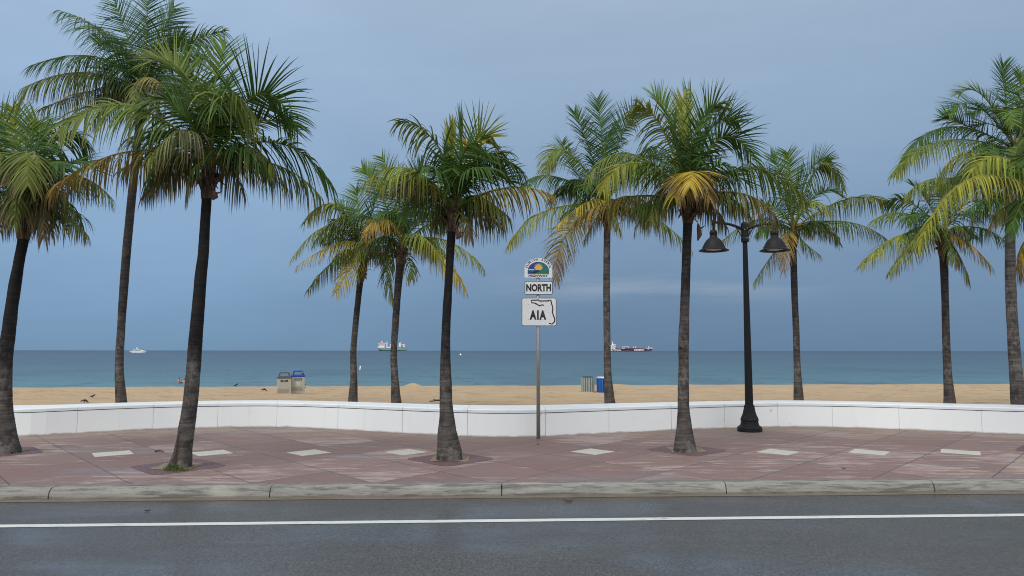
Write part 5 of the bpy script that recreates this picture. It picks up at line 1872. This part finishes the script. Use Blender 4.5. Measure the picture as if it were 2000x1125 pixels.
# motor yacht
yd = 4.24 * F / 5.2
S = Ship(230, 660, 20, yd, 596, 'motor_yacht', 'small white motor yacht off the coast at far left', 'yacht', 775)
b = 6.0
S.hull('hull', 'shipw', [(420, 520), (520, 522), (700, 527), (900, 525), (1060, 522), (1135, 540)], [(535, 600), (1075, 600)], b)
S.part('cabin', 'shipw', [[(590, 522), (660, 497), (1000, 497), (1050, 524)]], -2.2, 2.2)
S.part('cabin_window', 'glassd', [[(640, 515), (665, 500), (930, 500), (930, 515)]], -2.35, -2.2)
S.part('flybridge', 'shipw', [[(620, 497), (665, 455), (790, 452), (812, 497)], [(812, 497), (812, 484), (960, 482), (985, 497)]], -1.9, 1.9)
S.part('flybridge_window', 'glassd', [[(668, 480), (680, 466), (785, 464), (792, 480)]], -2.05, -1.9)
S.part('radar_mast', 'shipw', [[(725, 455), (738, 408), (720, 404), (722, 396), (785, 398), (783, 410), (765, 412), (762, 455)]], -0.6, 0.6)
S.part('tender', 'glassd', [[(950, 482), (960, 470), (1005, 470), (1012, 482)], [(1050, 515), (1060, 506), (1098, 508), (1100, 522)]], -1.2, 1.2)

# general cargo ship
S = Ship(700, 640, 14.06, 4700, 632, 'cargo_ship', 'grey green cargo ship with white deck cranes and coral funnel, behind the paired palms', 'ship', 930)
b = 24
S.hull('hull', 'shiph', [(500, 540), (700, 552), (900, 552), (1100, 530), (1350, 523)], [(560, 606), (1310, 604)], b)
S.hull('boot_topping', 'shipg', [(530, 600), (1320, 604)], [(600, 640), (1335, 640)], b * 0.97)
S.hull('bulwark', 'shipk', [(505, 541), (700, 548), (900, 550), (1100, 520), (1355, 519)], [(540, 566), (800, 574), (1290, 568)], b * 1.02)
S.part('deckhouse', 'shipw', [[(530, 545), (545, 515), (565, 512), (565, 440), (722, 440), (722, 545)], [(548, 440), (550, 425), (690, 425), (690, 440)]], -9, 9)
S.part('bridge_window', 'glassd', [[(560, 462), (560, 455), (715, 455), (715, 462)], [(575, 490), (575, 485), (715, 485), (715, 490)]], -9.6, -9)
S.part('funnel', 'shipo', [[(572, 425), (580, 398), (680, 402), (688, 434), (572, 434)]], -9.4, 6)
S.part('radar_mast', 'shipw', [[(628, 400), (634, 356), (644, 356), (648, 380), (672, 384), (674, 400)]], -1.5, 1.5)
cr = [([[(770, 545), (774, 378), (792, 378), (796, 545)], [(690, 448), (690, 432), (775, 424), (775, 440)]]),
      ([[(868, 545), (872, 450), (888, 450), (890, 545)], [(862, 450), (862, 440), (960, 432), (960, 444)]]),
      ([[(1108, 525), (1112, 430), (1125, 405), (1140, 405), (1146, 525)], [(1146, 525), (1148, 395), (1164, 395), (1168, 525)], [(1160, 445), (1160, 455), (1275, 462), (1275, 448)]])]
for polys in cr:
    S.part('deck_crane', 'shipw', polys, -3, 3)
S.part('hatch_cover', 'shipw', [[(800, 548), (802, 518), (866, 522), (866, 550)], [(895, 550), (895, 520), (1090, 515), (1090, 530)], [(1225, 522), (1228, 470), (1250, 480), (1280, 500), (1285, 522)]], -8, 8)

# product tanker
S = Ship(1180, 660, 18.18, 3000, 470, 'tanker_ship', 'long navy blue tanker with white lettering and bridge on the horizon', 'ship', 930)
b = 30
h = S.hull('hull', 'navy', [(120, 380), (700, 383), (1300, 383), (1480, 366), (1715, 362)], [(130, 440), (1690, 438)], b)
S.hull('boot_stripe', 'shipw', [(126, 440), (1685, 438)], [(130, 452), (1680, 450)], b * 0.985)
S.hull('boot_topping', 'boot', [(130, 452), (1678, 450)], [(135, 482), (1665, 482)], b * 0.97)
S.part('cargo_deck', 'maroon', [[(385, 384), (400, 352), (520, 352), (720, 375), (760, 350), (930, 345), (1100, 350), (1300, 352), (1462, 366), (1462, 384)]], -12, 12)
S.part('deck_rail', 'shipk', [[(700, 350), (700, 344), (1440, 346), (1440, 352)]], -12.5, -12.2)
yy = -b / 2 * 0.92 - 1.6
S.text('Stena Weco', 50, 386, 584, 436, yy, 'shipw', h, 0.018)
S.text('IMO IIMAX', 1045, 384, 1385, 437, yy, 'shipw', h, 0.022)
S.part('red_panel', 'boot', [[(1100, 384), (1160, 384), (1160, 437), (1100, 437)], [(1385, 372), (1440, 372), (1380, 420), (1370, 400)]], yy + 0.4, yy + 0.8, h)
S.text('STENA', 1500, 380, 1585, 394, yy + 0.5, 'shipw', h, 0.008)
S.part('deckhouse', 'shipw', [[(120, 384), (120, 330), (180, 322), (385, 322), (385, 400), (240, 400)], [(150, 322), (150, 285), (400, 280), (400, 322)], [(170, 285), (170, 240), (360, 240), (370, 285)], [(330, 250), (335, 222), (412, 218), (408, 245), (375, 256)]], -11, 11)
S.part('bridge_window', 'glassd', [[(250, 280), (255, 265), (360, 262), (370, 272), (300, 278)], [(245, 330), (245, 322), (385, 322), (385, 328)], [(250, 385), (250, 370), (320, 372), (330, 385)]], -11.6, -11)
S.part('radar_mast', 'shipw', [[(280, 242), (290, 150), (280, 112), (294, 110), (310, 150), (318, 242)], [(325, 242), (330, 195), (345, 195), (345, 242)]], -1.2, 1.2)
S.part('lifeboat', 'cream', [[(610, 365), (620, 340), (720, 340), (705, 368)]], -13, -8)
S.part('deck_store', 'shipw', [[(510, 352), (520, 340), (560, 342), (560, 370), (515, 370)], [(1635, 364), (1640, 335), (1665, 330), (1690, 340), (1710, 350), (1712, 364)], [(1480, 366), (1480, 348), (1560, 346), (1640, 352), (1640, 366)]], -6, 6)
S.part('hose_crane', 'shipw', [[(645, 308), (645, 294), (850, 290), (875, 300), (888, 348), (858, 350), (850, 306)]], -1.5, 1.5)
for u in (1030, 1118, 1580):
    S.part('deck_post', 'shipw', [[(u - 9, 362 if u < 1500 else 350), (u - 7, 275), (u + 9, 275), (u + 11, 362 if u < 1500 else 350)]], -1.2, 1.2)
S.part('foremast', 'shipw', [[(1298, 400), (1298, 330), (1306, 330), (1306, 400)]], -0.8, 0.8)

# ------------------------------------------------------------------ sky and light
SUN_EL, SUN_AZ = rad(52), rad(215)     # high overcast brightness behind and left of the camera
w = bpy.data.worlds.new('World')
scene.world = w
w.use_nodes = True
nt = w.node_tree
nt.nodes.clear()


class WN(NT):
    def __init__(s):
        s.t = nt


W = WN()
tc = W.n('ShaderNodeTexCoord')
vec = tc.outputs['Generated']
sep = W.n('ShaderNodeSeparateXYZ')
W.l(vec, sep.inputs[0])
sx, sy, sz = sep.outputs
cr = W.n('ShaderNodeValToRGB')
el = cr.color_ramp
el.interpolation = 'LINEAR'
stops = [(0.0, (0.16, 0.2, 0.25)), (0.49, lin(98, 127, 160)), (0.5, lin(104, 134, 167)), (0.535, lin(112, 143, 179)), (0.585, lin(128, 158, 194)), (0.64, lin(145, 172, 206)), (0.70, lin(157, 182, 213)), (0.78, lin(176, 196, 220)), (1.0, (1.0, 1.03, 1.06))]
while len(el.elements) < len(stops):
    el.elements.new(0.5)
for e, (p, c_) in zip(el.elements, stops):
    e.position = p
    e.color = (*c_, 1)
W.l(W.math('MULTIPLY_ADD', sz, 0.5, 0.5), cr.inputs[0])
col = cr.outputs[0]
mp = W.n('ShaderNodeMapping')
mp.inputs['Scale'].default_value = (1.3, 1.3, 5.0)
W.l(vec, mp.inputs['Vector'])
cl = W.noise(1.7, mp.outputs[0], 6, 0.55, 0.5)
col = W.mix(1.0, col, W.mix(W.ramp(cl, 0.3, 0.7), (0.965, 0.955, 0.93), (1.08, 1.05, 1.01)), 'MULTIPLY')
# brighter and bluer to the left, duller to the right
lr = W.ramp(sx, -0.5, 0.14)
col = W.mix(1.0, col, W.mix(lr, (1.16, 1.17, 1.17), (1.04, 1.035, 1.01)), 'MULTIPLY')
lowl = W.math('MULTIPLY', W.math('SUBTRACT', 1.0, lr), W.ramp(sz, 0.34, 0.02))
col = W.mix(1.0, col, W.mix(lowl, (1, 1, 1), (1.2, 1.2, 1.17)), 'MULTIPLY')
# the long pale bank of cloud low on the right
band = W.math('MULTIPLY', W.ramp(sz, 0.055, 0.085), W.ramp(sz, 0.115, 0.085))
mp2 = W.n('ShaderNodeMapping')
mp2.inputs['Scale'].default_value = (3.0, 3.0, 26.0)
W.l(vec, mp2.inputs['Vector'])
bn = W.ramp(W.noise(1.6, mp2.outputs[0], 4, 0.5), 0.42, 0.66)
band = W.math('MULTIPLY', W.math('MULTIPLY', band, bn), W.math('MULTIPLY', W.ramp(sx, -0.08, 0.10), W.ramp(sx, 0.45, 0.26)))
col = W.mix(W.math('MULTIPLY', band, 0.75), col, lin(150, 168, 190))
# bright broken overcast behind the camera, which lights what faces us
back = W.math('MULTIPLY', W.ramp(sy, 0.15, -0.5), W.ramp(sz, -0.05, 0.2))
col = W.mix(back, col, (1.4, 1.42, 1.42))
bg = W.n('ShaderNodeBackground')
W.l(col, bg.inputs['Color'])
bg.inputs['Strength'].default_value = 0.96
sky = W.n('ShaderNodeTexSky', sky_type='NISHITA')
sky.sun_disc = False
sky.sun_elevation = SUN_EL
sky.sun_rotation = SUN_AZ
sky.air_density = 1.5
sky.dust_density = 3.0
bg2 = W.n('ShaderNodeBackground')
W.l(sky.outputs[0], bg2.inputs['Color'])
bg2.inputs['Strength'].default_value = 0.05
mx = W.n('ShaderNodeMixShader')
mx.inputs[0].default_value = 0.06         # thick overcast hides all but a trace of the clear sky
W.l(bg.outputs[0], mx.inputs[1])
W.l(bg2.outputs[0], mx.inputs[2])
wo = W.n('ShaderNodeOutputWorld')
W.l(mx.outputs[0], wo.inputs['Surface'])

ld = bpy.data.lights.new('sun', 'SUN')
ld.energy = 1.4
ld.angle = rad(28)
ld.color = (1.0, 0.96, 0.9)
sun = bpy.data.objects.new('sun', ld)
COL.objects.link(sun)
d = V((math.sin(SUN_AZ) * math.cos(SUN_EL), math.cos(SUN_AZ) * math.cos(SUN_EL), math.sin(SUN_EL)))
sun.rotation_euler = d.to_track_quat('Z', 'Y').to_euler()

vs_ = scene.view_settings
vs_.view_transform = 'Standard'
vs_.look = 'None'
vs_.exposure = 0.0
vs_.gamma = 1.0
vs_.use_curve_mapping = False
scene.render.engine = 'CYCLES'
scene.cycles.use_denoising = True
scene.cycles.denoising_prefilter = 'ACCURATE'
scene.cycles.filter_width = 1.05
scene.cycles.max_bounces = 6
scene.cycles.transparent_max_bounces = 4
